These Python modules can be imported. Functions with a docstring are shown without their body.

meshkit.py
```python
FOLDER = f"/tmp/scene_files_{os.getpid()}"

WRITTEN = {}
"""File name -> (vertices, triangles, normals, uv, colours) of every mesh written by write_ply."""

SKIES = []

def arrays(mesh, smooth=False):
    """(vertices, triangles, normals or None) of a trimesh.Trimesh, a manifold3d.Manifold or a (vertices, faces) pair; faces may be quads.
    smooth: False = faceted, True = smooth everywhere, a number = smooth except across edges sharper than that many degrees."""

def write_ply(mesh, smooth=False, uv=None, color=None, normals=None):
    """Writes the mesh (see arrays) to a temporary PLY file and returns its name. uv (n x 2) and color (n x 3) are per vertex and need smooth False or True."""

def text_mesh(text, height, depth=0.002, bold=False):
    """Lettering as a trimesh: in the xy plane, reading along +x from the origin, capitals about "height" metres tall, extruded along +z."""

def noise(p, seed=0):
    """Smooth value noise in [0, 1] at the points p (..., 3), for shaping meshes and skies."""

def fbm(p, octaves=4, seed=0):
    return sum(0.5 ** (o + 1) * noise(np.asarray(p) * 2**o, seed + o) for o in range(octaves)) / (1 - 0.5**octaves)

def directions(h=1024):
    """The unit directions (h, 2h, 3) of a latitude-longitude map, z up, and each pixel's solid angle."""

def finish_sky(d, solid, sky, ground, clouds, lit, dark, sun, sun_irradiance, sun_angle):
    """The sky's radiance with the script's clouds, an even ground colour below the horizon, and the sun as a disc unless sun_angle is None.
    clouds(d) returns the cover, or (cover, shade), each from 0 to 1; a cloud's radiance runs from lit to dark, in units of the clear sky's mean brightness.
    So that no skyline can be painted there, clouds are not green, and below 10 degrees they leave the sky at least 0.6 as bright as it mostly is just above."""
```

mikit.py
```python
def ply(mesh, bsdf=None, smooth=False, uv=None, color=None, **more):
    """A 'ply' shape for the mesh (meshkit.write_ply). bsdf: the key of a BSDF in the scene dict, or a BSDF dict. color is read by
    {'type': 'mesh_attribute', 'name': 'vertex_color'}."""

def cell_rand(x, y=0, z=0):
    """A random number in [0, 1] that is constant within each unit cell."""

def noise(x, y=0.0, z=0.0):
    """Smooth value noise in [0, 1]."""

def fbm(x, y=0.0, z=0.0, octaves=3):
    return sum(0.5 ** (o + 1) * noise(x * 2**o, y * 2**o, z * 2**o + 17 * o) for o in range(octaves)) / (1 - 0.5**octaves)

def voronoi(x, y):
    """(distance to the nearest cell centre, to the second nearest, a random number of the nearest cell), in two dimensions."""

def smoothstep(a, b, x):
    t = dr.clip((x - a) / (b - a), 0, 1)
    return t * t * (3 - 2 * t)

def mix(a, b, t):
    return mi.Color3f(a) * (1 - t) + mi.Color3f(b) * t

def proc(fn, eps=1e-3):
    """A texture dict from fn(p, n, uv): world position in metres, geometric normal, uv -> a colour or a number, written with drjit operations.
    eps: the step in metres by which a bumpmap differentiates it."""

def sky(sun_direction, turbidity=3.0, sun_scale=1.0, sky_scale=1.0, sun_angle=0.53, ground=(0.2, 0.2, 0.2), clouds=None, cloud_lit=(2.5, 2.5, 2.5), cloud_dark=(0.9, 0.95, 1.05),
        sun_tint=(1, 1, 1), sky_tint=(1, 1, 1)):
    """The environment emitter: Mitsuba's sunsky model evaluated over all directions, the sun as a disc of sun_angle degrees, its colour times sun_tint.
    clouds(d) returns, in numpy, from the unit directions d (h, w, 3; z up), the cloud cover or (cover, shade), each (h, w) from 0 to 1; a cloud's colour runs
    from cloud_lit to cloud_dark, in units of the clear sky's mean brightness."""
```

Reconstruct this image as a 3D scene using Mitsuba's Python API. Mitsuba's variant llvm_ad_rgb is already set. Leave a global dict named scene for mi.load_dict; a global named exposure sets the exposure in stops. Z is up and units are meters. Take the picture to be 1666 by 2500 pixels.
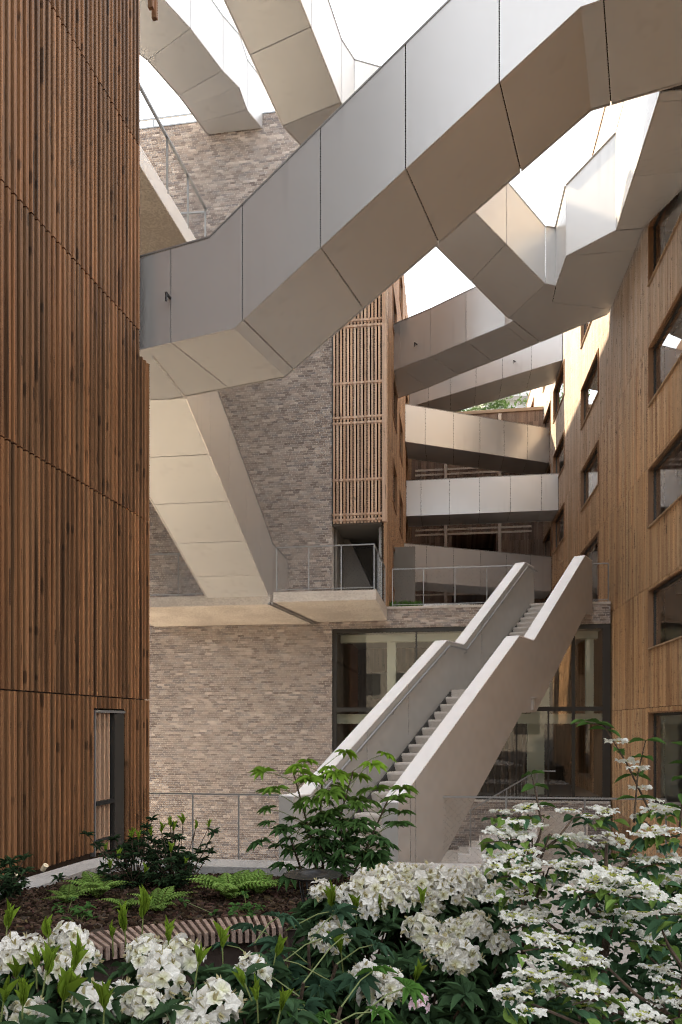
import math, random
import numpy as np, trimesh, mitsuba as mi, drjit as dr
import mikit, meshkit
from mikit import proc, noise, fbm, cell_rand, smoothstep, mix
from shapely.geometry import Polygon, box as sbox, LineString, Point
from shapely.ops import unary_union

random.seed(7); rng = np.random.default_rng(7)
scene, labels, _n = {}, {}, {}
T = mi.ScalarTransform4f

# ---------------------------------------------------------------- camera, sky, exposure
# World: metres, z up, z = 0 at the height of the lens, +y away into the courtyard.
scene['camera'] = {'type': 'perspective', 'fov': 48.24, 'fov_axis': 'x', 'near_clip': 0.1, 'far_clip': 600.0,
                   'principal_point_offset_x': 0.0, 'principal_point_offset_y': -.208,
                   'to_world': T().look_at(origin=[0, 0, 0], target=[0, 1, 0], up=[0, 0, 1])}
def hazy(d):
    c = 0.70 + 0.4 * (meshkit.fbm(d * 2.2, 4, 3) - 0.5)
    return c, 0.25 * meshkit.fbm(d * 4.0 + 9.0, 3, 5)
scene['sky'] = mikit.sky([-0.55, 0.50, 0.67], turbidity=3.5, sun_scale=1.05, sun_angle=1.0, sun_tint=(1.0, 1.0, .95), clouds=hazy,
                         cloud_lit=(3.2, 3.18, 3.08), cloud_dark=(1.7, 1.75, 1.8))
exposure = 3.25

# ---------------------------------------------------------------- helpers
def key_for(name):
    k = _n.get(name, 0); _n[name] = k + 1
    return name if k == 0 else f'{name}_{k:03d}'
def thing(name, label, cat, group=None):
    k = key_for(name); labels[k] = {'label': label, 'category': cat}
    if group: labels[k]['group'] = group
    return k
def put(name, mesh, bsdf, smooth=False, color=None, **props):
    k = key_for(name)
    scene[k] = mikit.ply(mesh, bsdf, smooth=smooth, color=color)
    if props: labels.setdefault(k, {}).update(props)
    return k
def again(name, src, m, **props):
    k = key_for(name); scene[k] = {**src, 'to_world': T(m)}
    if props: labels.setdefault(k, {}).update(props)
    return k
def structure(name, mesh, bsdf, label, cat, smooth=False, color=None):
    return put(name, mesh, bsdf, smooth, color, label=label, category=cat, kind='structure')

HEXF = np.array([[0,2,1],[0,3,2],[4,5,6],[4,6,7],[0,1,5],[0,5,4],[1,2,6],[1,6,5],[2,3,7],[2,7,6],[3,0,4],[3,4,7]])
def hexa(b, t): return np.array(list(b) + list(t), float), HEXF
def join(parts):
    V, F, n = [], [], 0
    for v, f in parts:
        V.append(np.asarray(v, float)); F.append(np.asarray(f) + n); n += len(v)
    return np.vstack(V), np.vstack(F)
def abox(x0, x1, y0, y1, z0, z1):
    return hexa([(x0,y0,z0),(x1,y0,z0),(x1,y1,z0),(x0,y1,z0)], [(x0,y0,z1),(x1,y0,z1),(x1,y1,z1),(x0,y1,z1)])
class Frame:
    """A vertical wall plane: origin, unit direction along it, unit normal out of it (both horizontal)."""
    def __init__(s, O, d, n): s.O, s.d, s.n = np.array(O, float), np.array(d, float), np.array(n, float)
    def at(s, a, t, z): 
        q = s.O + s.d * a + s.n * t
        return (q[0], q[1], z)
    def box(s, a0, a1, z0, z1, t0, t1):
        c = [(a0,t0),(a1,t0),(a1,t1),(a0,t1)]
        return hexa([s.at(a,t,z0) for a,t in c], [s.at(a,t,z1) for a,t in c])
    def poly(s, P, t0, t1):
        out = []
        for g in getattr(P, 'geoms', [P]):
            if g.is_empty or g.area < 1e-6: continue
            m = trimesh.creation.extrude_polygon(g, t1 - t0, engine='earcut')
            v = np.array(m.vertices)
            q = s.O[None] + v[:, :1] * s.d + (v[:, 2:3] + t0) * s.n
            out.append((np.column_stack([q, v[:, 1]]), np.array(m.faces)))
        return join(out)
def prism(pts, z0, z1):
    m = trimesh.creation.extrude_polygon(Polygon(pts), z1 - z0, engine='earcut')
    v = np.array(m.vertices); v[:, 2] += z0
    return v, np.array(m.faces)
def bar(p, q, w, h=None, up=(0, 0, 1)):
    """A rectangular bar from p to q."""
    p, q = np.array(p, float), np.array(q, float); h = h or w
    d = q - p; d /= np.linalg.norm(d); u = np.array(up, float)
    if abs(d @ u) > 0.95: u = np.array([1.0, 0, 0])
    a = np.cross(d, u); a /= np.linalg.norm(a); b = np.cross(a, d)
    c = [(-w/2,-h/2),(w/2,-h/2),(w/2,h/2),(-w/2,h/2)]
    return hexa([p + a*x + b*y for x, y in c], [q + a*x + b*y for x, y in c])
def tube(pts, r, sides=6):
    pts = np.array(pts, float); r = np.broadcast_to(np.asarray(r, float), len(pts))
    V, F = [], []
    for i, p in enumerate(pts):
        d = pts[min(i+1, len(pts)-1)] - pts[max(i-1, 0)]; d /= np.linalg.norm(d) + 1e-12
        u = np.array([0, 0, 1.0]) if abs(d[2]) < 0.9 else np.array([1.0, 0, 0])
        a = np.cross(d, u); a /= np.linalg.norm(a); b = np.cross(d, a)
        for k in range(sides):
            an = 2*math.pi*k/sides; V.append(p + r[i]*(a*math.cos(an) + b*math.sin(an)))
    for i in range(len(pts)-1):
        for k in range(sides):
            A, B = i*sides + k, i*sides + (k+1) % sides
            F += [[A, B, B+sides], [A, B+sides, A+sides]]
    n = len(V); V += [pts[0], pts[-1]]
    for k in range(sides):
        F += [[n, (k+1) % sides, k], [n+1, n-sides+k, n-sides+(k+1) % sides]]
    return np.array(V), np.array(F)
def lathe(profile, c, seg=32):
    V, F, m = [], [], len(profile)
    for k in range(seg):
        a = 2*math.pi*k/seg
        V += [(c[0]+r*math.cos(a), c[1]+r*math.sin(a), c[2]+z) for r, z in profile]
    for k in range(seg):
        for i in range(m-1):
            A, B = k*m+i, ((k+1) % seg)*m+i
            F += [[A, B, B+1], [A, B+1, A+1]]
    return np.array(V), np.array(F)

# ---------------------------------------------------------------- wall planes
FW = Frame((1.2, 22.4), (.9882, -.1532), (-.1532, -.9882))     # brick and glass front across the court
RW = Frame((4.79, 0.0), (.1318, .9913), (-.9913, .1318))       # timber building on the right
TW = Frame((-5.455, 0.0), (.2046, .9788), (.9788, -.2046))     # slatted tower on the left
BW = Frame((1.35, 22.38), (.1406, .9901), (.9901, -.1406))     # long side of the middle timber block
ST = Frame((2.114, 16.5), (.53, .848), (.848, -.53))           # staircase: along the flight, across it

# ---------------------------------------------------------------- materials
def two(b): return {'type': 'twosided', 'bsdf': b}
def prin(color, rough=.6, **k):
    c = color if isinstance(color, dict) else {'type': 'rgb', 'value': list(color)}
    return two({'type': 'principled', 'base_color': c, 'roughness': rough, **k})
def wood(frame, pitch, dark, light, row=2.8, z0=.39, knots=.83, grain=1.0, spread=.55, grey=0.0):
    O, d = frame.O, frame.d
    def f(p, n, uv):
        s = ((p.x - O[0]) * d[0] + (p.y - O[1]) * d[1])
        i = dr.floor(s / pitch + 0.003); j = dr.floor((p.z - z0) / row)
        tone = cell_rand(i, j, 5.0)
        w = (p.x * d[1] - p.y * d[0]) * 31.0
        g = fbm(s * 75.0 + i * 3.7, p.z * 1.1 + i * 13.0, w, 3)
        st = fbm(s * 9.0 + i * 5.1, p.z * .45 + j * 9.0 + i * 2.3, 2.0, 2)
        k = smoothstep(knots, knots + .07, noise(s * 26.0 + i * 11.0, p.z * 3.6 + i * 7.0, j * 3.0))
        t = dr.clip(.5 + (tone - .5) * spread + (g - .5) * .85 * grain + (st - .5) * .8, 0, 1)
        c = mix(dark, light, t)
        warm = cell_rand(i, j, 11.0)
        c = c * mix((1.06, .98, .92), (.96, 1.0, 1.06), warm)
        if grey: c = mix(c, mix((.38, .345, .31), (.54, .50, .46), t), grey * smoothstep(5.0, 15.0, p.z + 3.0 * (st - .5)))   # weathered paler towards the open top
        return c * (1 - .62 * k)
    return proc(f)
def cloudy(a, b, scale=1.5, fine=40.0, zs=1.0):
    def f(p, n, uv):
        t = .6 * fbm(p.x * scale, p.y * scale, p.z * scale * zs, 3) + .4 * noise(p.x * fine, p.y * fine, p.z * fine)
        return mix(a, b, smoothstep(.25, .75, t))
    return proc(f)
VC = {'type': 'mesh_attribute', 'name': 'vertex_color'}
def metal(tone, up):
    def f(p, n, uv):
        t = fbm(p.x * .5, p.y * .5, p.z * .5, 3)
        s = noise(p.x * 9.0, p.y * 9.0, p.z * .35) * noise(p.x * 2.3, p.y * 2.3, p.z * .9)      # rain marks run down the sheets
        c = mix((.56, .575, .585), (.59, .605, .615), t) * (tone - .07 * smoothstep(.35, .75, s))
        return c * mi.Color3f(1.045, 1.0, .965) if up else c
    return proc(f)
for i, tone in enumerate((1.0, .955, 1.03)):
    scene[f'm_panel{i}'] = prin(metal(tone, True), .33, metallic=.5, specular=.5)
    scene[f'm_soffit{i}'] = prin(metal(tone, False), .36, metallic=.3, specular=.5)
scene['m_panel'] = scene['m_panel0']; scene['m_soffit'] = scene['m_soffit0']
scene['m_core'] = prin((.05, .048, .045), .8)
scene['m_cap'] = prin((.30, .295, .29), .45, metallic=.5)
scene['m_concrete'] = prin(cloudy((.44, .40, .36), (.60, .56, .51), 1.3, 30.0), .8)
scene['m_court'] = prin(cloudy((.58, .52, .46), (.68, .615, .55), .8, 30.0), .8)
scene['m_step'] = prin(cloudy((.52, .475, .43), (.64, .595, .55), 2.0, 60.0), .75)
scene['m_paint'] = prin(cloudy((.405, .395, .375), (.435, .425, .405), .5, 6.0), .5)
scene['m_coping'] = prin(cloudy((.86, .86, .87), (.89, .89, .89), .6, 8.0), .45)
scene['m_wire'] = prin((.10, .105, .11), .6)
scene['m_steel'] = prin((.33, .34, .35), .42, metallic=.7)
scene['m_darkmetal'] = prin((.035, .037, .04), .35, metallic=.6)
scene['m_frame'] = prin((.045, .043, .04), .45, metallic=.3)
scene['m_slat'] = prin(wood(TW, .111, (.055, .027, .012), (.34, .168, .076)), .6)
scene['m_back'] = prin((.030, .018, .010), .85)
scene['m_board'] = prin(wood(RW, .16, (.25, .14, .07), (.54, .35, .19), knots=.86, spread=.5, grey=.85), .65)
scene['m_lining'] = prin(wood(RW, 1.0, (.19, .10, .05), (.32, .185, .095), knots=.95), .6)
scene['m_sill'] = prin((.36, .25, .16), .6)
scene['m_batten'] = prin(wood(FW, .1033, (.40, .255, .165), (.72, .53, .385), row=2.9, z0=5.97, knots=.87), .6)
scene['m_block'] = prin(wood(BW, .14, (.20, .11, .055), (.42, .26, .15), knots=.88), .65)
scene['m_farwood'] = prin(wood(FW, .22, (.10, .06, .04), (.30, .21, .155), knots=.9), .7)
scene['m_whitewood'] = prin((.62, .53, .45), .6)
scene['m_brick'] = two({'type': 'diffuse', 'reflectance': VC})
scene['m_mortar'] = prin(cloudy((.50, .47, .44), (.60, .57, .53), 2.0, 50.0), .9)
scene['m_glass'] = {'type': 'thindielectric', 'int_ior': 1.5}
scene['m_white'] = prin((.72, .72, .70), .7)
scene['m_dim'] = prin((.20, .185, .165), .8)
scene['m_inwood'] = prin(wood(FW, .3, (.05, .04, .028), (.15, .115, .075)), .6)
scene['m_pale'] = prin((.42, .46, .36), .5)
scene['m_hallgrey'] = prin((.30, .32, .28), .6)
scene['m_kerb'] = prin(cloudy((.33, .325, .32), (.44, .435, .425), 2.0, 60.0), .75)
def paving_fn(p, n, uv):
    t = .6 * fbm(p.x * .9, p.y * .9, 0.0, 4) + .4 * noise(p.x * 70, p.y * 70, 0.0)
    j = dr.minimum(dr.abs(p.x / .8 - dr.round(p.x / .8)) * .8, dr.abs(p.y / .8 - dr.round(p.y / .8)) * .8)
    return mix((.27, .25, .23), (.38, .355, .33), t) * (1 - .55 * (1 - smoothstep(.004, .009, j)))
scene['m_paving'] = prin(proc(paving_fn), .8)
scene['m_soil'] = prin(cloudy((.016, .011, .008), (.055, .038, .027), 9.0, 60.0), .95)
scene['m_benchslat'] = prin(cloudy((.20,.14,.11),(.33,.24,.20),3.0,40.0), .65)
scene['m_rust'] = prin((.045, .030, .024), .7)
scene['m_chip'] = two({'type': 'diffuse', 'reflectance': VC})
scene['m_leaf'] = {'type': 'principledthin', 'base_color': VC, 'roughness': .42, 'diff_trans': .45, 'spec_trans': 0.0}
scene['m_petal'] = {'type': 'principledthin', 'base_color': VC, 'roughness': .7, 'diff_trans': .7, 'spec_trans': 0.0}
scene['m_stem'] = prin(cloudy((.035, .022, .015), (.10, .068, .045), 14.0, 90.0), .85)
scene['m_greenstem'] = prin((.13, .16, .05), .6)
scene['m_lamp'] = prin((.70, .62, .45), .4)
scene['m_far'] = prin((.70, .69, .67), .8)

# ---------------------------------------------------------------- ground and levels
structure('ground', abox(-150, 150, -120, 260, -4.6, -4.42), 'm_soil', 'dark planted ground round the buildings', 'ground')
structure('paving', prism([(-.2, 4.3), (2.6, 4.3), (3.6, 7.0), (4.4, 9.7), (-4, 9.7), (-4, 7), (0, 5.6)], -4.38, -1.8), 'm_paving', 'pale paving path between the planting beds of the upper court', 'paving')
structure('garden_soil', prism([(-7, -9), (5, -9), (6.2, 9.7), (4.41, 9.7), (3.61, 7.0), (2.61, 4.29), (-.2, 4.29), (-.21, 5.5), (-4.01, 6.9), (-4.01, 9.6), (-7, 9.6)], -4.38, -1.81), 'm_soil', 'dark garden soil of the upper court', 'soil')
structure('lower_terrace', prism([(-3.4, 9.704), (6.0, 9.704), (6.4, 12.25), (1.4, 12.85), (-2.8, 12.9)], -4.38, -2.4), 'm_paving', 'pale landing in front of the staircase foot', 'terrace')
structure('court_floor', prism([(1.42, 12.91), (6.44, 12.91), (7.4, 20.5), (1.6, 21.6)], -4.38, -3.5), 'm_concrete', 'pale concrete floor of the lower court below the railing', 'floor')
structure('lower_court', prism([(-10.5, 12.3), (1.5, 12.95), (1.5, 22.0), (-9, 23.9), (-16, 24)], -4.419, -4.38), 'm_court', 'pale floor of the deepest part of the court below the brick wall', 'floor')
structure('upper_terrace', FW.box(-1.47, 6.5, 3.0, 3.45, -16, -.32), 'm_concrete', 'concrete terrace at the head of the staircase', 'terrace')

# ---------------------------------------------------------------- bricks
def bricks(fr, rects, cuts=()):
    """Running-bond bricks on a wall plane: one mesh with a colour for each brick."""
    L, H, j = .21, .0667, .014
    A = []
    for a0, a1, z0, z1 in rects:
        for r in range(int(round(z0 / H)), int(round(z1 / H))):
            z = r * H; off = (r % 2) * L / 2 + (.03 * (r * 7 % 3))
            a = np.arange(math.floor((a0 - off) / L), math.ceil((a1 - off) / L) + 1) * L + off
            lo, hi = np.maximum(a, a0), np.minimum(a + L - j, a1)
            ok = hi - lo > .03
            A.append(np.column_stack([lo[ok], hi[ok], np.full(ok.sum(), z), np.full(ok.sum(), z + H - j)]))
    A = np.vstack(A); n = len(A)
    t = .004 + .007 * rng.random(n)
    V = np.zeros((n, 8, 3))
    for k, (ia, iz, out) in enumerate([(0,2,0),(1,2,0),(1,3,0),(0,3,0),(0,2,1),(1,2,1),(1,3,1),(0,3,1)]):
        tt = t * out - .002 * (1 - out)
        V[:, k, 0] = fr.O[0] + fr.d[0]*A[:, ia] + fr.n[0]*tt
        V[:, k, 1] = fr.O[1] + fr.d[1]*A[:, ia] + fr.n[1]*tt
        V[:, k, 2] = A[:, iz]
    f = np.array([[4,5,6],[4,6,7],[0,1,5],[0,5,4],[1,2,6],[1,6,5],[2,3,7],[2,7,6],[3,0,4],[3,4,7]])
    F = (f[None] + (np.arange(n) * 8)[:, None, None]).reshape(-1, 3)
    c0 = np.array([[.19,.155,.145],[.27,.225,.205],[.36,.30,.27],[.45,.39,.35],[.34,.31,.30],[.56,.50,.46],[.21,.19,.195]])
    C = c0[rng.choice(len(c0), n, p=[.13,.22,.24,.15,.12,.06,.08])] * (.85 + .3 * rng.random((n, 1)))
    ctr = np.column_stack([A[:, 0], A[:, 2], np.zeros(n)])
    w = meshkit.fbm(ctr * .55, 3, 4)[:, None]                          # weathering in broad patches
    C = C * np.array([1.0, .985, .965]); C = (C * .80 + C.mean(0) * .20) * (.86 + .28 * w)
    return (V.reshape(-1, 3), F), np.repeat(C, 8, 0)

bb = thing('brick_building', 'tall mottled brick wall with a double-height glazed hall at its foot', 'building')
put(bb + '__wall', FW.box(-9.3, -1.49, -4.4, 18.40, -.4, 0), 'm_mortar')
put(bb + '__roof', prism([FW.at(-9.3, -.42, 0)[:2], FW.at(-1.5, -.42, 0)[:2], FW.at(-1.5, -9, 0)[:2], FW.at(-9.3, -9, 0)[:2]], -4.3, 18.0), 'm_concrete')
m, c = bricks(FW, [(-7.6, -1.492, -4.4, 18.40)])
put(bb + '__brick', m, 'm_brick', color=c, kind='stuff', label='mottled brown and grey long bricks of the tall wall')
put(bb + '__parapet_cap', FW.box(-9.3, -1.45, 18.402, 18.44, -.42, .025), 'm_steel')
put(bb + '__lintel_wall', FW.box(-1.486, 6.45, 2.86, 3.40, -.30, 0), 'm_mortar')
m, c = bricks(FW, [(-1.486, 6.45, 2.868, 3.40)])
put(bb + '__lintel_brick', m, 'm_brick', color=c, kind='stuff')
put(bb + '__coping', FW.box(-.2, 6.45, 3.402, 3.475, -.30, .03), 'm_concrete')
put(bb + '__plinth_wall', FW.box(-1.486, 6.45, -4.4, -2.15, -.30, .02), 'm_mortar')
m, c = bricks(Frame(FW.at(0, .02, 0)[:2], FW.d, FW.n), [(-1.486, 6.45, -4.33, -2.17)])
put(bb + '__plinth_brick', m, 'm_brick', color=c, kind='stuff')
# roof rail over the brick wall
rr = thing('roof_rail', 'thin pale safety rail running along the roof edge of the brick wall', 'railing')
put(rr + '__top_rail', FW.box(-9.2, -4.9, 18.90, 18.94, -.30, -.26), 'm_steel')
for k in range(3): put(rr + '__post', FW.box(-9.1 + k*1.9, -9.06 + k*1.9, 18.441, 18.90, -.30, -.26), 'm_steel')

# ---------------------------------------------------------------- glazed hall
gl = bb
zb, zt = -2.10, 2.855
mull = [(-1.486, -1.36), (.985, 1.03), (3.86, 3.90), (5.42, 5.50), (6.26, 6.45)]
for a0, a1 in mull: put(gl + '__mullion', FW.box(a0, a1, zb + .06, zt - .12, -.16, -.06), 'm_frame')
put(gl + '__head_frame', FW.box(-1.486, 6.45, zt - .12, zt, -.18, -.05), 'm_frame')
put(gl + '__sill_frame', FW.box(-1.486, 6.45, -2.149, zb + .06, -.18, -.04), 'm_frame')
put(gl + '__transom', FW.box(-1.36, 6.26, .40, .52, -.17, -.075), 'm_frame')
for (a0, a1), (b0, b1) in zip(mull[:-1], mull[1:]):
    put(gl + '__pane', FW.box(a1, b0, .52, zt - .12, -.125, -.118), 'm_glass')
    mid = (a1 + b0) / 2
    put(gl + '__pane', FW.box(a1, b0, zb + .06, .40, -.125, -.118), 'm_glass')
for a in (2.55, 4.75): put(gl + '__mullion', FW.box(a, a + .04, zb + .06, .40, -.16, -.08), 'm_frame')
hall = 6.0
put(gl + '__hall_floor', FW.box(-1.486, 6.45, -2.35, -2.151, -hall, -.19), 'm_dim')
put(gl + '__hall_ceiling', FW.box(-1.486, 6.45, 2.858, 2.99, -hall, -.305), 'm_hallgrey')
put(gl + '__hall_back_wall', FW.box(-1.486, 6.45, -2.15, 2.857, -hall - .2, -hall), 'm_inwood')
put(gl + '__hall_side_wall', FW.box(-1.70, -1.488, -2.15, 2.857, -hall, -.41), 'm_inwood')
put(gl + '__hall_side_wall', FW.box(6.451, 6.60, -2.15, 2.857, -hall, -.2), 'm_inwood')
put(gl + '__gallery_floor', FW.box(-1.486, 6.44, .04, .33, -3.6, -.55), 'm_pale')
for a0, a1 in ((-1.30, 6.2),): put(gl + '__ceiling_beam', FW.box(a0, a1, 2.50, 2.72, -.8, -.5), 'm_pale')
for a0, a1 in ((.10, .36), (4.35, 4.85), (5.9, 6.1)): put(gl + '__hall_column', FW.box(a0, a1, .331, 2.499, -.9, -.6), 'm_pale')
for a0, a1 in ((4.35, 4.85),): put(gl + '__hall_column', FW.box(a0, a1, -2.15, .039, -2.2, -1.9), 'm_pale')
put(gl + '__wall_panel', FW.box(-.95, .75, .98, 1.95, -hall + .001, -hall + .06), 'm_hallgrey')
for k in range(9): put(gl + '__wood_fin', FW.box(2.7 + k*.22, 2.76 + k*.22, -2.15, .039, -2.6, -2.35), 'm_inwood')

# ---------------------------------------------------------------- middle timber block
tb = thing('timber_block', 'timber block with a pale batten screen beside the brick wall', 'building')
zs = 5.95
p0, p1 = FW.at(-1.47, -.30, 0)[:2], FW.at(.10, -.30, 0)[:2]
far = BW.at(16.0, -.05, 0)[:2]
put(tb + '__wall', prism([p0, p1, BW.at(.35, -.05, 0)[:2], far, (far[0]-8, far[1]), (p0[0]+.5, p0[1]+6)], 6.1, 18.2), 'm_back')
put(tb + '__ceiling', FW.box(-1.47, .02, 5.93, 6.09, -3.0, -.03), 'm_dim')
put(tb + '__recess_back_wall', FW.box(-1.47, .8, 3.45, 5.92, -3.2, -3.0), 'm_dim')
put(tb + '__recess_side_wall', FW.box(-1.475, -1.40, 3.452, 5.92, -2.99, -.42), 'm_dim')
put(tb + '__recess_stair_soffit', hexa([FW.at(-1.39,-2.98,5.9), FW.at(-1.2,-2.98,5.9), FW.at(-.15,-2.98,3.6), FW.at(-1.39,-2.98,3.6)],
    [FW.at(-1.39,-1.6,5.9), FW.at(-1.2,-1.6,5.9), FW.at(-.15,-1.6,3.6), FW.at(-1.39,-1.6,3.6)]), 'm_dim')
put(tb + '__white_column', FW.box(-.13, .015, 3.46, 5.925, -.62, -.42), 'm_white')
# side wall down to the terrace, with slot windows
slots = [(z, a) for z in (4.45, 7.25, 10.05, 12.85, 15.65) for a in (2.2, 5.6, 9.4)]
sw = sbox(0, 3.46, 16.0, 18.18)
for z, a in slots: sw = sw.difference(sbox(a, z, a + 1.7, z + 1.35))
put(tb + '__side_wall', BW.poly(sw, -.16, -.03), 'm_back')
pitch = .14
cols = np.arange(0.0, 16.0, pitch)
holes = unary_union([sbox(a - .02, z - .02, a + 1.72, z + 1.37) for z, a in slots])
rest = []
for r in range(6):
    za, zb2 = (3.46, 5.99) if r == 0 else (3.2 + 2.8*r - .0, 3.2 + 2.8*(r+1) - .012)
    za = 3.46 if r == 0 else 3.2 + 2.8*r
    zb2 = min(3.2 + 2.8*(r+1) - .012, 18.17)
    for a in cols:
        g = sbox(a + .004, za, a + pitch - .004, zb2).difference(holes)
        if g.is_empty: continue
        if a < 2.2 and r < 5: put(tb + '__board', BW.poly(g, -.03, 0), 'm_block')
        else: rest.append(BW.poly(g, -.03, 0))
put(tb + '__boarding', join(rest), 'm_block', kind='stuff')
for z, a in slots:
    w = put(tb + '__window', join([BW.box(a-.02,a+.03,z-.02,z+1.37,-.15,.03), BW.box(a+1.67,a+1.72,z-.02,z+1.37,-.15,.03), BW.box(a+.03,a+1.67,z-.02,z+.03,-.15,.03), BW.box(a+.03,a+1.67,z+1.32,z+1.37,-.15,.03)]), 'm_lining')
    put(w + '__pane', BW.box(a+.03, a+1.67, z+.03, z+1.32, -.128, -.12), 'm_frame')
put(tb + '__corner_board', FW.box(.012, .15, 5.96, 18.17, -.28, .10), 'm_batten')
put(tb + '__corner_board', FW.box(.06, .15, 3.48, 5.958, -.28, .06), 'm_block')
put(tb + '__edge_trim', FW.box(-1.484, -1.45, 5.96, 18.17, -.28, .05), 'm_frame')
rows = [5.95, 8.975, 11.83, 14.69, 18.17]
for z0, z1 in zip(rows[:-1], rows[1:]):
    for k in range(14):
        a = -1.44 + k*.1033
        put(tb + '__batten', FW.box(a, a + .061, z0, z1 - .012, 0.045, .09), 'm_batten')
for z in (6.05, 6.21, 7.23, 8.90, 9.07, 10.08, 11.75, 11.92, 12.93, 14.61, 14.78, 15.8, 17.5):
    put(tb + '__rail', FW.box(-1.448, .012, z - .035, z + .035, 0.0, .044), 'm_batten')
    put(tb + '__front_rail', FW.box(-1.448, .012, z - .03, z + .03, .091, .108), 'm_batten')

# ---------------------------------------------------------------- timber building on the right
rb = thing('timber_building', 'timber clad building along the right side of the court with deep framed windows', 'building')
sc = 1 / .9913
wcols = [(14.6, 17.6), (23.3, 26.2), (29.8, 32.7), (33.6, 36.1), (39.7, 42.4)]
wins = []
for a0, a1 in wcols:
    for k in range(-1, 6):
        z0 = 1.77 + 2.8*k; z1 = z0 + 1.32
        if k == -1 and a0 < 15: z0 = -1.79; z1 = .27
        if k == -1 and a0 > 20: continue
        if k == 0 and a0 > 20: continue
        if k == 1 and 20 < a0 < 28: z0 = 3.50
        wins.append((a0*sc, a1*sc, z0, z1))
wp = sbox(5.0, -4.4, 43.6, 18.1)
hole = unary_union([sbox(*(a0, z0, a1, z1)) for a0, a1, z0, z1 in wins])
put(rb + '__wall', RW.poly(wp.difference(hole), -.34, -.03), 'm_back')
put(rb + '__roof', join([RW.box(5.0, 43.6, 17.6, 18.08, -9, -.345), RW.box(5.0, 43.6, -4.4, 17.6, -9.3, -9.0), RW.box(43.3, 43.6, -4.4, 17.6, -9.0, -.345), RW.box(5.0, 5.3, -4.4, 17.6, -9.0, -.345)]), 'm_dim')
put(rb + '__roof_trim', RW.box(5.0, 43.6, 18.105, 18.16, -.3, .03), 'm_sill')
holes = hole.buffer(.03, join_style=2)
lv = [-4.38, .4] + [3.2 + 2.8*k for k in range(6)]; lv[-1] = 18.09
rest, count = [], 0
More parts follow.
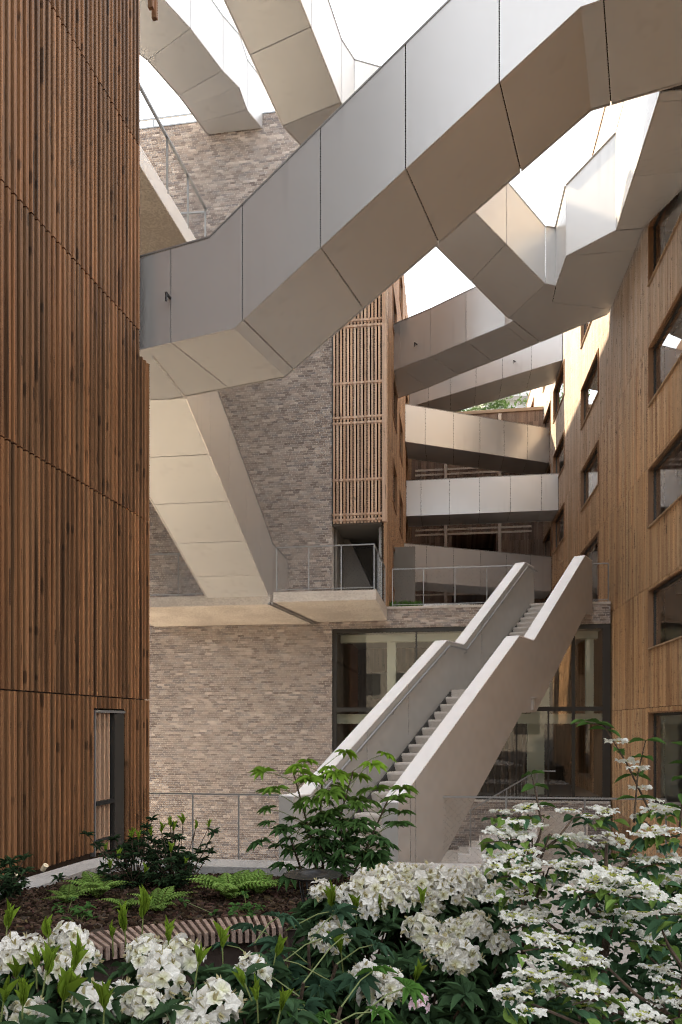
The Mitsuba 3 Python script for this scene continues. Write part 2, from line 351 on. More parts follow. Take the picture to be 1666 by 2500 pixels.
for a in np.concatenate([np.arange(15.04, 43.5, .16), np.arange(5.12, 15.0, .16)]):
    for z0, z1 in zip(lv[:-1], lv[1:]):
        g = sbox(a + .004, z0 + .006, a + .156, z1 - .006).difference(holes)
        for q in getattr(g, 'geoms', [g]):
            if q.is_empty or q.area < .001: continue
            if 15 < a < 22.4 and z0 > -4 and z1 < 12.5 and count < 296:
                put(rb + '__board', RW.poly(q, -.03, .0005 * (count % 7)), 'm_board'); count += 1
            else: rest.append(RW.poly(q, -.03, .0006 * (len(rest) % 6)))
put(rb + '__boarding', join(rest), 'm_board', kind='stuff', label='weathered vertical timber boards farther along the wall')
for a0, a1, z0, z1 in wins:
    t0, t1 = -.17, .03
    w = put(rb + '__window', join([RW.box(a0-.028, a0+.03, z0, z1, t0, t1), RW.box(a1-.03, a1+.028, z0, z1, t0, t1), RW.box(a0-.028, a1+.028, z1, z1+.028, t0, t1)]), 'm_lining')
    put(w + '__sill', RW.box(a0-.028, a1+.028, z0-.028, z0, t0, t1 + .02), 'm_sill')
    put(w + '__sash', join([RW.box(a0+.03, a0+.09, z0, z1, -.13, -.08), RW.box(a1-.09, a1-.03, z0, z1, -.13, -.08), RW.box(a0+.09, a1-.09, z1-.06, z1, -.13, -.08), RW.box(a0+.09, a1-.09, z0, z0+.05, -.13, -.08)]), 'm_frame')
    put(w + '__pane', RW.box(a0+.09, a1-.09, z0+.05, z1-.06, -.108, -.102), 'm_glass')
    fl = max(z0 - .9, -4.3) if z1 - z0 < 1.5 else z0 - .02
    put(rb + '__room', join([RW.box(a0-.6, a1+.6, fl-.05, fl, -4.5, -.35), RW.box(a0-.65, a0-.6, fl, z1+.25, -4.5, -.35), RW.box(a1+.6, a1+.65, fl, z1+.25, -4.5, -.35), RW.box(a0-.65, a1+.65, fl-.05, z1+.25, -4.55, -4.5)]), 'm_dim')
    put(rb + '__ceiling', join([RW.box(a0-.65, a1+.65, z1+.25, z1+.30, -4.5, -.35), RW.box(a0-.6, a1+.6, z1+.02, z1+.249, -1.0, -.75)]), 'm_white')

# ---------------------------------------------------------------- slatted tower on the left
tw = thing('slatted_tower', 'tall tower on the left clad in dark brown vertical timber slats', 'building')
Yc = 1 / .9788
core = sbox(1.0, -4.38, 11.60*Yc, 18.0).difference(sbox(10.27*Yc, -1.8, 11.15*Yc, .22))
put(tw + '__wall', TW.poly(core, -.35, -.085), 'm_back')
put(tw + '__rear_wing', join([prism([TW.at(1.0, -.36, 0)[:2], TW.at(11.60*Yc, -.36, 0)[:2], (-7.0, 12.1), (-11.5, 12.1), (-12, 1)], 14.0, 17.9),
    abox(-11.5, -7.0, 12.11, 23.2, 6.0, 15.6), abox(-11.5, -8.3, 23.21, 27.0, 6.0, 15.6), TW.box(11.3*Yc, 11.60*Yc, -4.38, 14.0, -4.5, -.36)]), 'm_dim')
for x, y in ((-10.8, 13.0), (-10.8, 21.0)): put(tw + '__wing_column', abox(x - .2, x + .2, y - .2, y + .2, -4.4, 5.99), 'm_concrete')
put(tw + '__wing_roof', abox(-11.5, -7.0, 12.11, 27.0, 15.61, 15.66), 'm_court')
put(tw + '__lower_wall', TW.box(11.601*Yc, 11.86*Yc, -4.38, 5.60, -.35, -.085), 'm_back')
lev = [-1.72, .39, 3.17, 5.98, 8.78, 11.58, 14.38]
for k in range(36):
    a = 8.0*Yc + .111*k + .02
    for z0, z1 in zip(lev[:-1], lev[1:]):
        top = 11.62*Yc if z0 > 5.5 else 11.90*Yc
        if a + .06 > top: continue
        zz0, zz1 = z0 + .009, z1 - .009
        if z0 > 3.1 and z1 < 6 and a > 11.60*Yc: zz1 = 5.62
        if z0 < 0 and 10.24*Yc < a + .03 < 11.15*Yc: zz0 = .23
        w = .047 + .007 * random.random(); o = .004 * random.random()
        put(tw + '__slat', TW.box(a, a + w, zz0, zz1, -.060, -.014 + o), 'm_slat')
for k in range(2): put(tw + '__slat', TW.box(11.95*Yc + k*.13, 12.01*Yc + k*.13, 11.28 - .05*k, 14.2, -.08, .0), 'm_slat')
gate = put(tw + '__gate', join([TW.box(10.29*Yc, 10.31*Yc, -1.78, .20, -.10, -.02), TW.box(10.29*Yc, 11.12*Yc, .17, .205, -.10, -.02)]), 'm_steel')
for k in range(4):
    a = 10.35*Yc + k*.125
    put(gate + '__slat', TW.box(a, a + .035, -1.76, .165, -.115, -.06), 'm_batten')
put(gate + '__handle', TW.box(10.32*Yc, 10.80*Yc, -1.10, -1.04, -.05, -.015), 'm_darkmetal')
put(gate + '__rail', TW.box(10.32*Yc, 10.80*Yc, -1.60, -1.565, -.058, -.03), 'm_darkmetal')
put(gate + '__jamb', TW.box(10.83*Yc, 11.10*Yc, -1.79, .165, -.30, -.03), 'm_frame')
put(tw + '__doorway', TW.box(10.20*Yc, 11.2*Yc, -1.8, .30, -.80, -.36), 'm_back')

# rear gallery behind the tower
rg = thing('rear_gallery', 'pale concrete gallery slab high up behind the slatted tower', 'balcony')
def gpt(y, o=0): x = -4.15 + (y - 16.0) * .188 - o; return (x, y)
put(rg + '__slab', prism([gpt(12.0), gpt(22.7), gpt(22.9, 3.0), gpt(12.0, 3.0)], 11.60, 11.99), 'm_concrete')
put(rg + '__edge_band', prism([gpt(12.0, -.012), gpt(22.68, -.012), gpt(22.68, .0), gpt(12.0, .0)], 11.62, 12.05), 'm_coping')
gr = thing('gallery_railing', 'grey steel railing on the high gallery behind the slatted tower', 'railing')
put(gr + '__top_rail', bar((*gpt(12.2), 13.27), (*gpt(19.6), 13.27), .06, .05), 'm_steel')
for y in (13.0, 15.1, 17.2, 18.4, 19.55): put(gr + '__post', bar((*gpt(y), 12.0), (*gpt(y), 13.245), .045), 'm_steel')
put(gr + '__end_rail', bar((*gpt(19.6), 13.2), (*gpt(19.7, 1.2), 13.2), .04), 'm_steel')

# ---------------------------------------------------------------- far block, pale house and tree at the end of the court
fb = thing('far_timber_block', 'timber block closing the far end of the court behind the walkways', 'building')
FB = Frame((3.3, 37.0), FW.d, FW.n)
fw_ = sbox(-.3, 3.3, 7.2, 14.9).difference(sbox(2.05, 7.0, 4.15, 9.15)).difference(sbox(2.05, 3.5, 4.15, 6.3))
put(fb + '__wall', FB.poly(fw_, -4, 0), 'm_farwood')
put(fb + '__recess', FB.box(2.0, 4.2, 3.3, 9.2, -4.2, -3.0), 'm_back')
for a in (1.7, 4.25): put(fb + '__post', FB.box(a, a + .14, 3.46, 14.8, .02, .16), 'm_whitewood')
for z in (6.25, 6.5, 9.15, 9.38, 12.05, 12.28): put(fb + '__rail', FB.box(.3, 5.8, z, z + .09, .001, .019), 'm_whitewood')
for k in range(30): put(fb + '__batten', FB.box(.3 + .2*k, .38 + .2*k, 9.5, 12.0, .002, .05), 'm_farwood')
put(fb + '__roof_trim', FB.box(-.3, 7.2, 14.902, 15.05, -4, .06), 'm_sill')
ph = thing('pale_house', 'pale distant house beyond the far end of the court', 'house')
put(ph + '__wall', abox(14, 30, 74, 84, -4.4, 34), 'm_far')
for k in range(4): put(ph + '__balcony', abox(14.2, 29, 72.9, 73.99, 22.5 + 3*k, 22.8 + 3*k), 'm_far')
for k in range(5): put(ph + '__window', abox(15 + 3*k, 16.4 + 3*k, 73.93, 73.99, 26.3, 27.9), 'm_frame')

# ---------------------------------------------------------------- walkways
def V2(p): return np.array(p, float)
def walkway(name, label, secs, group=None, spout=None, open_left=False):
    """secs: (L, R, z of the soffit, height of left side, height of right side, joint here). A folded aluminium trough:
    soffit panels, side panels, caps along the top and a dark core behind the joints."""
    k = thing(name, label, 'walkway', group)
    n = len(secs); L = [V2(s[0]) for s in secs]; R = [V2(s[1]) for s in secs]; Z = [s[2] for s in secs]; H = [(s[3], s[4]) for s in secs]
    runs, cur = [], [0]
    for i in range(1, n):
        cur.append(i)
        if secs[i][5] or i == n-1: runs.append(cur); cur = [i]
    g = .008
    def trimmed(run):
        """Section points of one panel, its two ends drawn in by the joint."""
        out = [[L[i].copy(), R[i].copy(), Z[i], H[i][0], H[i][1]] for i in run]
        for e, f in ((0, 1), (-1, -2)):
            A, B = out[e], [L[run[f]], R[run[f]], Z[run[f]], H[run[f]][0], H[run[f]][1]]
            t = g / max(np.linalg.norm(B[0] - A[0]), np.linalg.norm(B[1] - A[1]), .05)
            out[e] = [A[q] + (B[q] - A[q]) * t for q in range(5)]
        return out
    for run in runs:
        P = trimmed(run)
        parts = []
        for A, B in zip(P[:-1], P[1:]):
            def c(s):
                u = (s[1] - s[0]) / np.linalg.norm(s[1] - s[0]); return s[0] + u*.03, s[1] - u*.03
            (al, ar), (bl, br) = c(A), c(B)
            parts.append(hexa([(*al, A[2]+.012), (*ar, A[2]+.012), (*br, B[2]+.012), (*bl, B[2]+.012)], [(*al, A[2]+.035), (*ar, A[2]+.035), (*br, B[2]+.035), (*bl, B[2]+.035)]))
        put(k + '__soffit_panel', join(parts), f'm_soffit{random.randrange(3)}')
        for side in (0, 1):
            parts = []
            for A, B in zip(P[:-1], P[1:]):
                ua = (A[1] - A[0]) / np.linalg.norm(A[1] - A[0]); ub = (B[1] - B[0]) / np.linalg.norm(B[1] - B[0])
                sg = 1 if side == 0 else -1
                a, b = A[side], B[side]; ai, bi = a + sg*ua*.022, b + sg*ub*.022
                parts.append(hexa([(*a, A[2]), (*ai, A[2]), (*bi, B[2]), (*b, B[2])], [(*a, A[2]+A[3+side]), (*ai, A[2]+A[3+side]), (*bi, B[2]+B[3+side]), (*b, B[2]+B[3+side])]))
            put(k + '__side_panel', join(parts), f'm_panel{random.randrange(3)}')
    core, caps = [], ([], [])
    for i in range(n-1):
        def off(j, o):
            u = (R[j] - L[j]) / np.linalg.norm(R[j] - L[j]); return L[j] + u*o, R[j] - u*o
        (al, ar), (bl, br) = off(i, .031), off(i+1, .031)
        (al2, ar2), (bl2, br2) = off(i, .15), off(i+1, .15)
        za, zb_ = Z[i], Z[i+1]
        core.append(hexa([(*al, za+.036), (*ar, za+.036), (*br, zb_+.036), (*bl, zb_+.036)], [(*al, za+.25), (*ar, za+.25), (*br, zb_+.25), (*bl, zb_+.25)]))
        for side, (a, a2, b, b2) in enumerate(((al, al2, bl, bl2), (ar, ar2, br, br2))):
            ha, hb = H[i][side] - .01, H[i+1][side] - .01
            core.append(hexa([(*a, za+.251), (*a2, za+.251), (*b2, zb_+.251), (*b, zb_+.251)], [(*a, za+ha), (*a2, za+ha), (*b2, zb_+hb), (*b, zb_+hb)]))
            (o1, o2), (q1, q2) = off(i, -.012), off(i+1, -.012)
            oa, ob = (o1, q1) if side == 0 else (o2, q2)
            caps[side].append(hexa([(*oa, za+ha+.011), (*a2, za+ha+.011), (*b2, zb_+hb+.011), (*ob, zb_+hb+.011)], [(*oa, za+ha+.036), (*a2, za+ha+.036), (*b2, zb_+hb+.036), (*ob, zb_+hb+.036)]))
    put(k + '__core', join(core), 'm_core')
    for side in (0, 1): put(k + '__cap', join(caps[side]), 'm_cap')
    if spout is not None:
        p, d = np.array(spout[0]), np.array(spout[1])
        put(k + '__spout', join([tube([p, p + d*.16], .022), tube([p + d*.15, p + d*.15 - np.array([0, 0, .12])], .018)]), 'm_darkmetal')
    return k
def lerp2(a, b, t): return tuple(V2(a) + (V2(b) - V2(a)) * t)

# the big walkway in front: level, flight, level
O1, d1, n1, w1 = V2((-3.05, 11.8)), V2((.925, -.38)), V2((.38, .925)), 1.72
def s1(s, z, top, j): return (tuple(O1 + d1*s + n1*w1), tuple(O1 + d1*s), z, top - z, top - z, j)
def b1(s): return 5.83 + max(0, min(s, 6.474) - 1.585) * .6095
def t1(s): return 7.26 + max(0, min(s, 6.15) - 1.18) * .6055
ss = sorted({-.75, .49, 1.18, 1.585, 1.74, 2.985, 4.23, 5.48, 6.15, 6.474, 6.74, 7.99, 9.24})
jj = {.49, 1.74, 2.985, 4.23, 5.48, 6.74, 7.99}
walkway('walkway_bridge', 'large grey panelled walkway climbing diagonally across the court from the slatted tower', [s1(s, b1(s), t1(s), s in jj) for s in ss],
        spout=((-2.60, 11.60, 6.50), (-.2, -.9, 0)))
# flight from the big walkway down to the balcony
A2, B2 = V2((-2.76, 13.6)), V2((-1.84, 20.5)); dd = (B2 - A2) / np.linalg.norm(B2 - A2); nn = V2((dd[1], -dd[0]))
def s2(t, z, h, j): q = A2 + dd*t; return (tuple(q - nn*1.72), tuple(q), z, h, h, j)
Lf = np.linalg.norm(B2 - A2)
secs = [s2(-1.55, 5.83, 1.42, False), s2(0, 5.83, 1.55, True)] + [s2(Lf*k/5, 5.83 - 2.6*k/5, 1.66, True) for k in range(1, 5)] + [s2(Lf, 3.23, 1.64, True), s2(Lf + 2.0, 3.23, 1.62, False)]
walkway('walkway_bridge', 'cream-bottomed walkway flight dropping from the slatted tower to the concrete balcony', secs)
# ---------------------------------------------------------------- the building that closes the court behind the viewer
sb_ = thing('south_building', 'timber clad building closing the court opposite the brick wall', 'building')
put(sb_ + '__wall', abox(-30, 6.0, -17, -13, -4.39, 9.0), 'm_dim')
for k in range(2):
    for j in range(11): put(sb_ + '__window', abox(-28 + 3*j, -26.2 + 3*j, -12.99, -12.93, -.6 + 3*k, 1.0 + 3*k), 'm_frame')
secs = [((-7.4, 18.6), (-5.7, 17.3), 18.3, 1.5, 1.5, False), ((-5.28, 20.76), (-3.90, 19.79), 18.1, 1.5, 1.5, True), ((-4.66, 21.83), (-3.25, 20.98), 18.02, 1.5, 1.5, True),
        ((-4.50, 22.12), (-2.86, 21.47), 17.97, 1.47, 1.47, False), ((-4.26, 22.72), (-2.73, 22.23), 17.95, 1.45, 1.45, True), ((-4.07, 23.18), (-2.36, 22.92), 17.95, 1.45, 1.45, False)]
walkway('walkway_bridge', 'cream-bottomed walkway at the top left landing on the roof edge of the brick wall', secs)
# zigzag: flight, turn, flight
P1, P2, bd = V2((-1.41, 18.32)), V2((.01, 17.62)), V2((.46, .89))
secs = [(tuple(P1 - bd*t), tuple(P2 - bd*t), 14.4 + .43*t, 1.65, 1.65, j) for t, j in ((6.9, False), (5.5, True), (4.1, True), (2.75, True), (1.4, True))]
secs += [(tuple(P1), tuple(P2), 14.4, 1.45, 1.45, True), ((-1.0, 18.95), (.32, 18.12), 14.4, 1.42, 1.42, True), ((.62, 19.98), (1.34, 18.45), 14.4, 1.42, 1.42, True)]
CL0, CL1, CR0, CR1 = (.62, 19.98), (4.83, 21.95), (1.34, 18.45), (5.43, 20.21)
for t in (.16, .44, .72, 1.0): secs.append((lerp2(CL0, CL1, t), lerp2(CR0, CR1, t), 14.4 - 2.7*t, 1.62, 1.62 if t < .9 else 1.5, t < 1))
walkway('walkway_bridge', 'zigzag walkway turning high above the big diagonal one and dropping right to the corner landing', secs)
# corner landing with the flight rising along the timber building
k = walkway('walkway_bridge', 'walkway flight close along the timber building at the right edge with its corner landing',
    [((4.45, 10.65), (6.10, 10.45), 8.83, 1.6, 1.6, False)] + [((1.49 + .278*y, y), (4.735 + .133*y, y - .15), 8.83 + (y - 10.65)*.389, 2.0, 1.66, True) for y in (10.95, 14.2)] + [((6.5, 18.03), (7.12, 17.95), 11.7, 2.28, 1.6, False)])
def plate(key, pts, z0, z1, bs): put(key, prism(Polygon(pts).buffer(-.007, join_style=2).exterior.coords[:-1], z0, z1), bs)
plate(k + '__soffit_panel', [(5.63, 19.0), (6.5, 18.04), (7.13, 17.98), (7.25, 18.8)], 11.712, 11.735, 'm_soffit')
plate(k + '__soffit_panel', [(5.63, 19.0), (7.25, 18.8), (7.6, 21.46), (5.86, 21.11), (5.74, 20.3)], 11.712, 11.735, 'm_soffit')
plate(k + '__soffit_panel', [(5.43, 20.21), (5.73, 20.30), (5.86, 21.11), (7.6, 21.46), (7.62, 21.65), (6.79, 22.6), (6.1, 23.3), (4.97, 22.03), (4.83, 21.95)], 11.712, 11.735, 'm_soffit')
put(k + '__core', prism([(4.9, 21.95), (5.46, 20.25), (5.76, 20.32), (5.67, 19.03), (6.52, 18.06), (7.12, 18.0), (7.6, 21.65), (6.77, 22.57), (6.1, 23.26), (5.0, 22.03)], 11.736, 11.95), 'm_core')
def upright(pts, z0, z1, th=.022):
    out = []
    for a, b in zip(pts[:-1], pts[1:]):
        a, b = V2(a), V2(b); d = (b - a) / np.linalg.norm(b - a); nr = V2((d[1], -d[0])) * th
        out.append(hexa([(*a, z0), (*b, z0), (*(b + nr), z0), (*(a + nr), z0)], [(*a, z1), (*b, z1), (*(b + nr), z1), (*(a + nr), z1)]))
    return join(out)
for a, b, ha, hb in (((5.425, 20.20), (5.742, 20.30), 1.5, 1.52), ((5.742, 20.30), (5.633, 19.0), 1.52, 1.75), ((5.633, 19.0), (6.51, 18.015), 1.75, 2.28), ((6.11, 23.29), (7.6, 21.72), 1.5, 1.5)):
    m, f = upright([a, b], 11.70, 12.0); m[4:, 2] = [11.7 + ha, 11.7 + hb, 11.7 + hb, 11.7 + ha]
    put(k + '__side_panel', (m, f), 'm_panel')
    m, f = upright([a, b], 11.70, 11.712, .06); m[:4, 2] += np.array([ha, hb, hb, ha]) + .002; m[4:, 2] += np.array([ha, hb, hb, ha]) + .002
    put(k + '__cap', (m, f), 'm_panel')
# level walkway from the corner landing to the middle timber block
walkway('walkway_bridge', 'level walkway from the middle timber block up front to the corner landing, with dark underside',
    [((2.03, 27.3), (1.72, 25.14), 11.7, 1.5, 1.5, False), ((3.02, 26.44), (1.92, 24.95), 11.7, 1.5, 1.5, True), ((3.93, 25.45), (2.83, 24.18), 11.7, 1.5, 1.5, True),
     ((4.87, 24.53), (3.81, 23.22), 11.7, 1.5, 1.5, True), ((5.87, 23.53), (4.8, 22.29), 11.7, 1.5, 1.5, True), ((6.08, 23.3), (4.97, 22.05), 11.7, 1.5, 1.5, False)], spout=((2.45, 24.52, 12.25), (-.6, -.7, 0)))
def level(label, A, B, z, h, joints, spout=None):
    A, B = V2(A), V2(B); d = (B - A) / np.linalg.norm(B - A); nn = V2((-d[1], d[0]))
    C = A + nn*1.78
    def hit(P, x0, m):                      # where the line P + d t meets x = x0 + m y
        t = (x0 + m*P[1] - P[0]) / (d[0] - m*d[1]); return P + d*t
    L0, L1 = hit(C, 1.35 - .142*22.38 + .01, .142), hit(C, 4.77, .133)
    R0, R1 = hit(A, 1.35 - .142*22.38 + .01, .142), hit(A, 4.77, .133)
    secs = [(tuple(L0), tuple(R0), z, h, h, False)] + [(lerp2(L0, L1, t), lerp2(R0, R1, t), z, h, h, True) for t in joints] + [(tuple(L1), tuple(R1), z, h, h, False)]
    return walkway('walkway_bridge', label, secs, None, spout)
level('bluish white walkway tucked under the dark level one, rising to the right in view', (3.53, 34.4), (8.88, 30.2), 14.5, 1.5, (.14, .30, .47, .64, .82), spout=((7.2, 31.45, 15.0), (-.6, -.7, 0)))
level('white walkway crossing to the timber building just below the distant tree', (2.69, 31.45), (9.3, 34.0), 11.7, 1.53, (.13, .32, .50, .67, .84))
level('white walkway with six panels, second lowest of the far stack', (2.74, 32.2), (8.95, 31.27), 8.83, 1.48, (.10, .29, .49, .69, .89))
level('lowest grey walkway of the far stack, behind the terrace railing', (2.55, 30.8), (9.18, 33.26), 5.83, 1.5, (.14, .32, .50, .68, .85))

# ---------------------------------------------------------------- balcony at the brick wall
cb = thing('concrete_balcony', 'cream concrete balcony slab projecting from the brick wall', 'balcony')
def fwp(s, t): return FW.at(s, t, 0)[:2]
BF = 3.02
put(cb + '__slab', hexa([FW.at(-2.53,BF,3.195), FW.at(.16,BF,3.195), FW.at(.16,.04,3.06), FW.at(-1.95,.04,3.06)], [FW.at(-2.53,BF,3.45), FW.at(.16,BF,3.45), FW.at(.16,.04,3.45), FW.at(-1.95,.04,3.45)]), 'm_concrete')
put(cb + '__slab', hexa([FW.at(-7.0,BF-.25,3.18), FW.at(-2.68,BF-.25,3.18), FW.at(-2.06,.04,3.02), FW.at(-7.0,.04,3.02)], [FW.at(-7.0,BF-.25,3.45), FW.at(-2.68,BF-.25,3.45), FW.at(-2.06,.04,3.45), FW.at(-7.0,.04,3.45)]), 'm_concrete')
put(cb + '__haunch', hexa([FW.at(-7.0,.35,3.06), FW.at(-3.0,.35,3.06), FW.at(-3.0,.04,3.08), FW.at(-7.0,.04,3.08)], [FW.at(-7.0,.35,3.10), FW.at(-3.0,.35,3.10), FW.at(-3.0,.04,3.12), FW.at(-7.0,.04,3.12)]), 'm_concrete')
for o in (0, .085): put(cb + '__joint_channel', bar(FW.at(-2.655 + o, BF - .03, 3.17), FW.at(-2.06 + o, .06, 3.03), .05, .06), 'm_cap')

# ---------------------------------------------------------------- railings
def railing(name, label, pts, h, posts, mesh=True, group=None, rail=.034):
    k = thing(name, label, 'railing', group)
    pts = [np.array(p, float) for p in pts]
    up = np.array([0, 0, h])
    for a, b in zip(pts[:-1], pts[1:]): put(k + '__top_rail', bar(a + up, b + up, rail, .028), 'm_steel')
    wires = []
    for i, (a, b) in enumerate(zip(pts[:-1], pts[1:])):
        Ln = np.linalg.norm(b - a); n = max(1, round(Ln / posts))
        for q in range(n + (i == len(pts) - 2)):
            p = a + (b - a) * q / n; put(k + '__post', bar(p, p + up - (0, 0, .018), .026, .024), 'm_steel')
        put(k + '__bottom_rail', bar(a + (0, 0, .07), b + (0, 0, .07), .02), 'm_steel')
        if mesh:
            d = (b - a) / Ln; st = .11; z0, z1 = .08, h - .03; H = z1 - z0
            for q in np.arange(-H, Ln, st):
                for sg in (1, -1):
                    s0, s1_ = q, q + H
                    u0, u1 = max(s0, 0), min(s1_, Ln)
                    if u1 - u0 < .02: continue
                    f0, f1 = (u0 - s0) / H, (u1 - s0) / H
                    if sg < 0: f0, f1 = 1 - f0, 1 - f1
                    wires.append(bar(a + d*u0 + (0, 0, z0 + H*f0), a + d*u1 + (0, 0, z0 + H*f1), .0016))
    if wires: put(k + '__wire_mesh', join(wires), 'm_wire', kind='stuff')
    return k
railing('balcony_railing', 'grey steel wire railing round the edge of the concrete balcony', [FW.at(-2.45, BF - .06, 3.45), FW.at(.10, BF - .06, 3.45), FW.at(.10, .1, 3.45)], 1.17, .86)
railing('balcony_railing', 'short wire railing on the balcony left of the cream flight, half behind the slatted tower', [FW.at(-6.9, BF - .32, 3.45), FW.at(-4.4, BF - .32, 3.45)], 1.17, .9)
railing('terrace_railing', 'steel railing on the brick edge of the upper terrace left of the staircase head', [FW.at(.30, -.14, 3.476), FW.at(3.95, -.14, 3.476)], 1.12, .91)
railing('terrace_railing', 'short steel railing right of the staircase head against the timber building', [FW.at(5.72, -.14, 3.476), FW.at(6.42, -.14, 3.476)], 1.10, .62)
railing('court_railing', 'steel wire railing in front of the lower brick wall beside the slatted tower', [(-3.40, 13.4, -2.45), (-.95, 13.02, -2.45)], 1.25, .86)
structure('kerb_strip', prism([(-3.6, 13.3), (-.9, 12.905), (-.9, 13.1), (-3.6, 13.5)], -4.38, -2.46), 'm_concrete', 'concrete edge under the railing beside the slatted tower', 'kerb')
railing('court_railing', 'steel wire railing between the staircase foot and the right shrubs', [(1.47, 12.78, -2.42), (5.25, 12.3, -2.42)], 1.22, 1.26)

# ---------------------------------------------------------------- the staircase
st = thing('staircase', 'straight concrete staircase with solid beige side walls and white copings rising to the terrace', 'staircase')
zl = .786
top = [(-5.4, -1.13), (-4.93, -1.13), (.43, 1.862), (1.39, 1.855), (5.78, 4.56), (6.58, 4.56)]
bot = [(6.58, 3.10), (5.96, 3.08), (1.55, .28), (.61, .26), (-3.70, -2.41), (-5.4, -2.41)]
for t0, t1_, nm in ((-.28, 0, 'left'), (1.37, 1.65, 'right')):
    tp = top if nm == 'left' else [(-5.02, -1.17), (-4.93, -1.13)] + top[2:]
    bt = bot if nm == 'left' else bot[:-1] + [(-5.02, -2.41)]
    put(st + '__side_wall', ST.poly(Polygon(tp + bt), t0, t1_), 'm_paint')
    for (a, za), (b, zb_) in zip(tp[:-1], tp[1:]):
        q = [ST.at(a, t0 - .004, za + .001), ST.at(a, t1_ + .004, za + .001), ST.at(b, t1_ + .004, zb_ + .001), ST.at(b, t0 - .004, zb_ + .001)]
        put(st + '__coping', hexa(q, [(x, y, z + .018) for x, y, z in q]), 'm_coping')
slab = Polygon([(-5.0, -2.40), (-3.72, -2.40), (.60, .272), (1.54, .292), (5.94, 3.06), (6.55, 3.10), (6.55, 3.26), (6.0, 3.26), (1.67, .60), (.6, .60), (-4.7, -2.39)])
put(st + '__flight_slab', ST.poly(slab.buffer(0), .002, 1.368), 'm_paint')
put(st + '__shadow_gap', ST.poly(Polygon([(-4.6, -2.38), (.58, .59), (.58, .74), (-4.9, -2.33)]), .003, .044), 'm_core')
put(st + '__shadow_gap', ST.poly(Polygon([(1.72, .72), (6.1, 3.20), (6.1, 3.32), (1.72, .90)]), .003, .044), 'm_core')
def step(t, z, deep=.30, hgt=.1677):
    q = [(t - .022, z - .045), (t - .016, z - .018), (t + .004, z), (t + deep + .02, z), (t + deep + .02, z - .12), (t + .05, z - hgt - .02), (t + .032, z - hgt + .002), (t + .022, z - hgt + .02)]
    put(st + '__step', ST.poly(Polygon(q), .045, 1.335), 'm_step')
for i in range(1, 19): step(.6 - .30*i, zl - .1677*i)
put(st + '__landing', ST.poly(Polygon([(.58, zl - .19), (.58, zl), (1.70, zl), (1.70, zl - .19)]), .045, 1.335), 'm_step')
for i in range(1, 17): step(1.67 + .30*(i - 1), zl + .1665*i, .30, .1665)
put(st + '__head_landing', ST.poly(Polygon([(6.17, 3.22), (6.17, 3.448), (6.75, 3.448), (6.75, 3.22)]), .045, 1.335), 'm_step')
hr = [np.array(ST.at(a, .075, z - .11)) for a, z in top[1:]]
put(st + '__handrail', tube(hr, .022, 8), 'm_steel')
for a in np.arange(-4.6, 6.2, 1.2):
    z = np.interp(a, [x for x, _ in top], [y for _, y in top]) - .11
    put(st + '__bracket', tube([ST.at(a, .075, z - .02), ST.at(a, .07, z - .07), ST.at(a, .0, z - .09)], .009, 5), 'm_steel')
for a in (-3.1, -1.45, 2.5): 
    z = np.interp(a, [x for x, _ in top], [y for _, y in top])
    put(st + '__wall_joint', ST.box(a, a + .012, z - 1.02, z - .01, .0005, .002), 'm_cap')
for a in (-4.62, -4.44): put(st + '__wall_joint', ST.box(a, a + .014, -2.40, np.interp(a, [x for x, _ in top], [y for _, y in top]) - .02, 1.6505, 1.653), 'm_cap')
put(st + '__wall_light', join([ST.box(1.17, 1.40, .585, .605, 1.651, 1.74), ST.box(1.22, 1.35, .33, .584, 1.651, 1.70)]), 'm_paint')
# short steps down in the lower court
cs = thing('court_steps', 'short pale concrete steps beside the brick plinth below the glass hall', 'steps')
CF = Frame((3.02, 19.55), FW.d, FW.n)
for i in range(7): put(cs + '__step', CF.box(.28*i, .28*(i+1) - .004 if i < 6 else 3.2, -3.499, -3.33 + .17*i, -1.35, 0), 'm_concrete')
put(cs + '__side_wall', join([CF.box(.28*i - .01, .28*(i+1) - .01, -3.498, -3.30 + .17*i, .004, .16) for i in range(7)]), 'm_coping')
sr = thing('stair_handrail', 'slim steel handrail over the short steps in the lower court', 'handrail')
put(sr + '__rail', tube([CF.at(-.1, .08, -2.42), CF.at(1.95, .08, -1.16), CF.at(2.4, .08, -1.16)], .02, 6), 'm_steel')
for a in (.3, 1.2, 1.95): put(sr + '__post', bar(CF.at(a, .08, -3.3 + .6*a), CF.at(a, .08, -2.36 + .61*a), .03), 'm_steel')
put(sr + '__baluster', join([bar(CF.at(a, .08, -3.25 + .6*a), CF.at(a, .08, -2.38 + .61*a), .008) for a in np.arange(.4, 1.95, .09)]), 'm_steel', kind='stuff')

# ---------------------------------------------------------------- things on the upper terrace
ts = thing('terrace_bench', 'long pale stone bench slab on the upper terrace behind the railing', 'bench')
put(ts + '__seat', abox(2.55, 4.3, 24.0, 24.5, 3.70, 3.80), 'm_coping')
for x in (2.8, 3.9): put(ts + '__base', abox(x, x + .2, 24.08, 24.42, 3.452, 3.699), 'm_concrete')

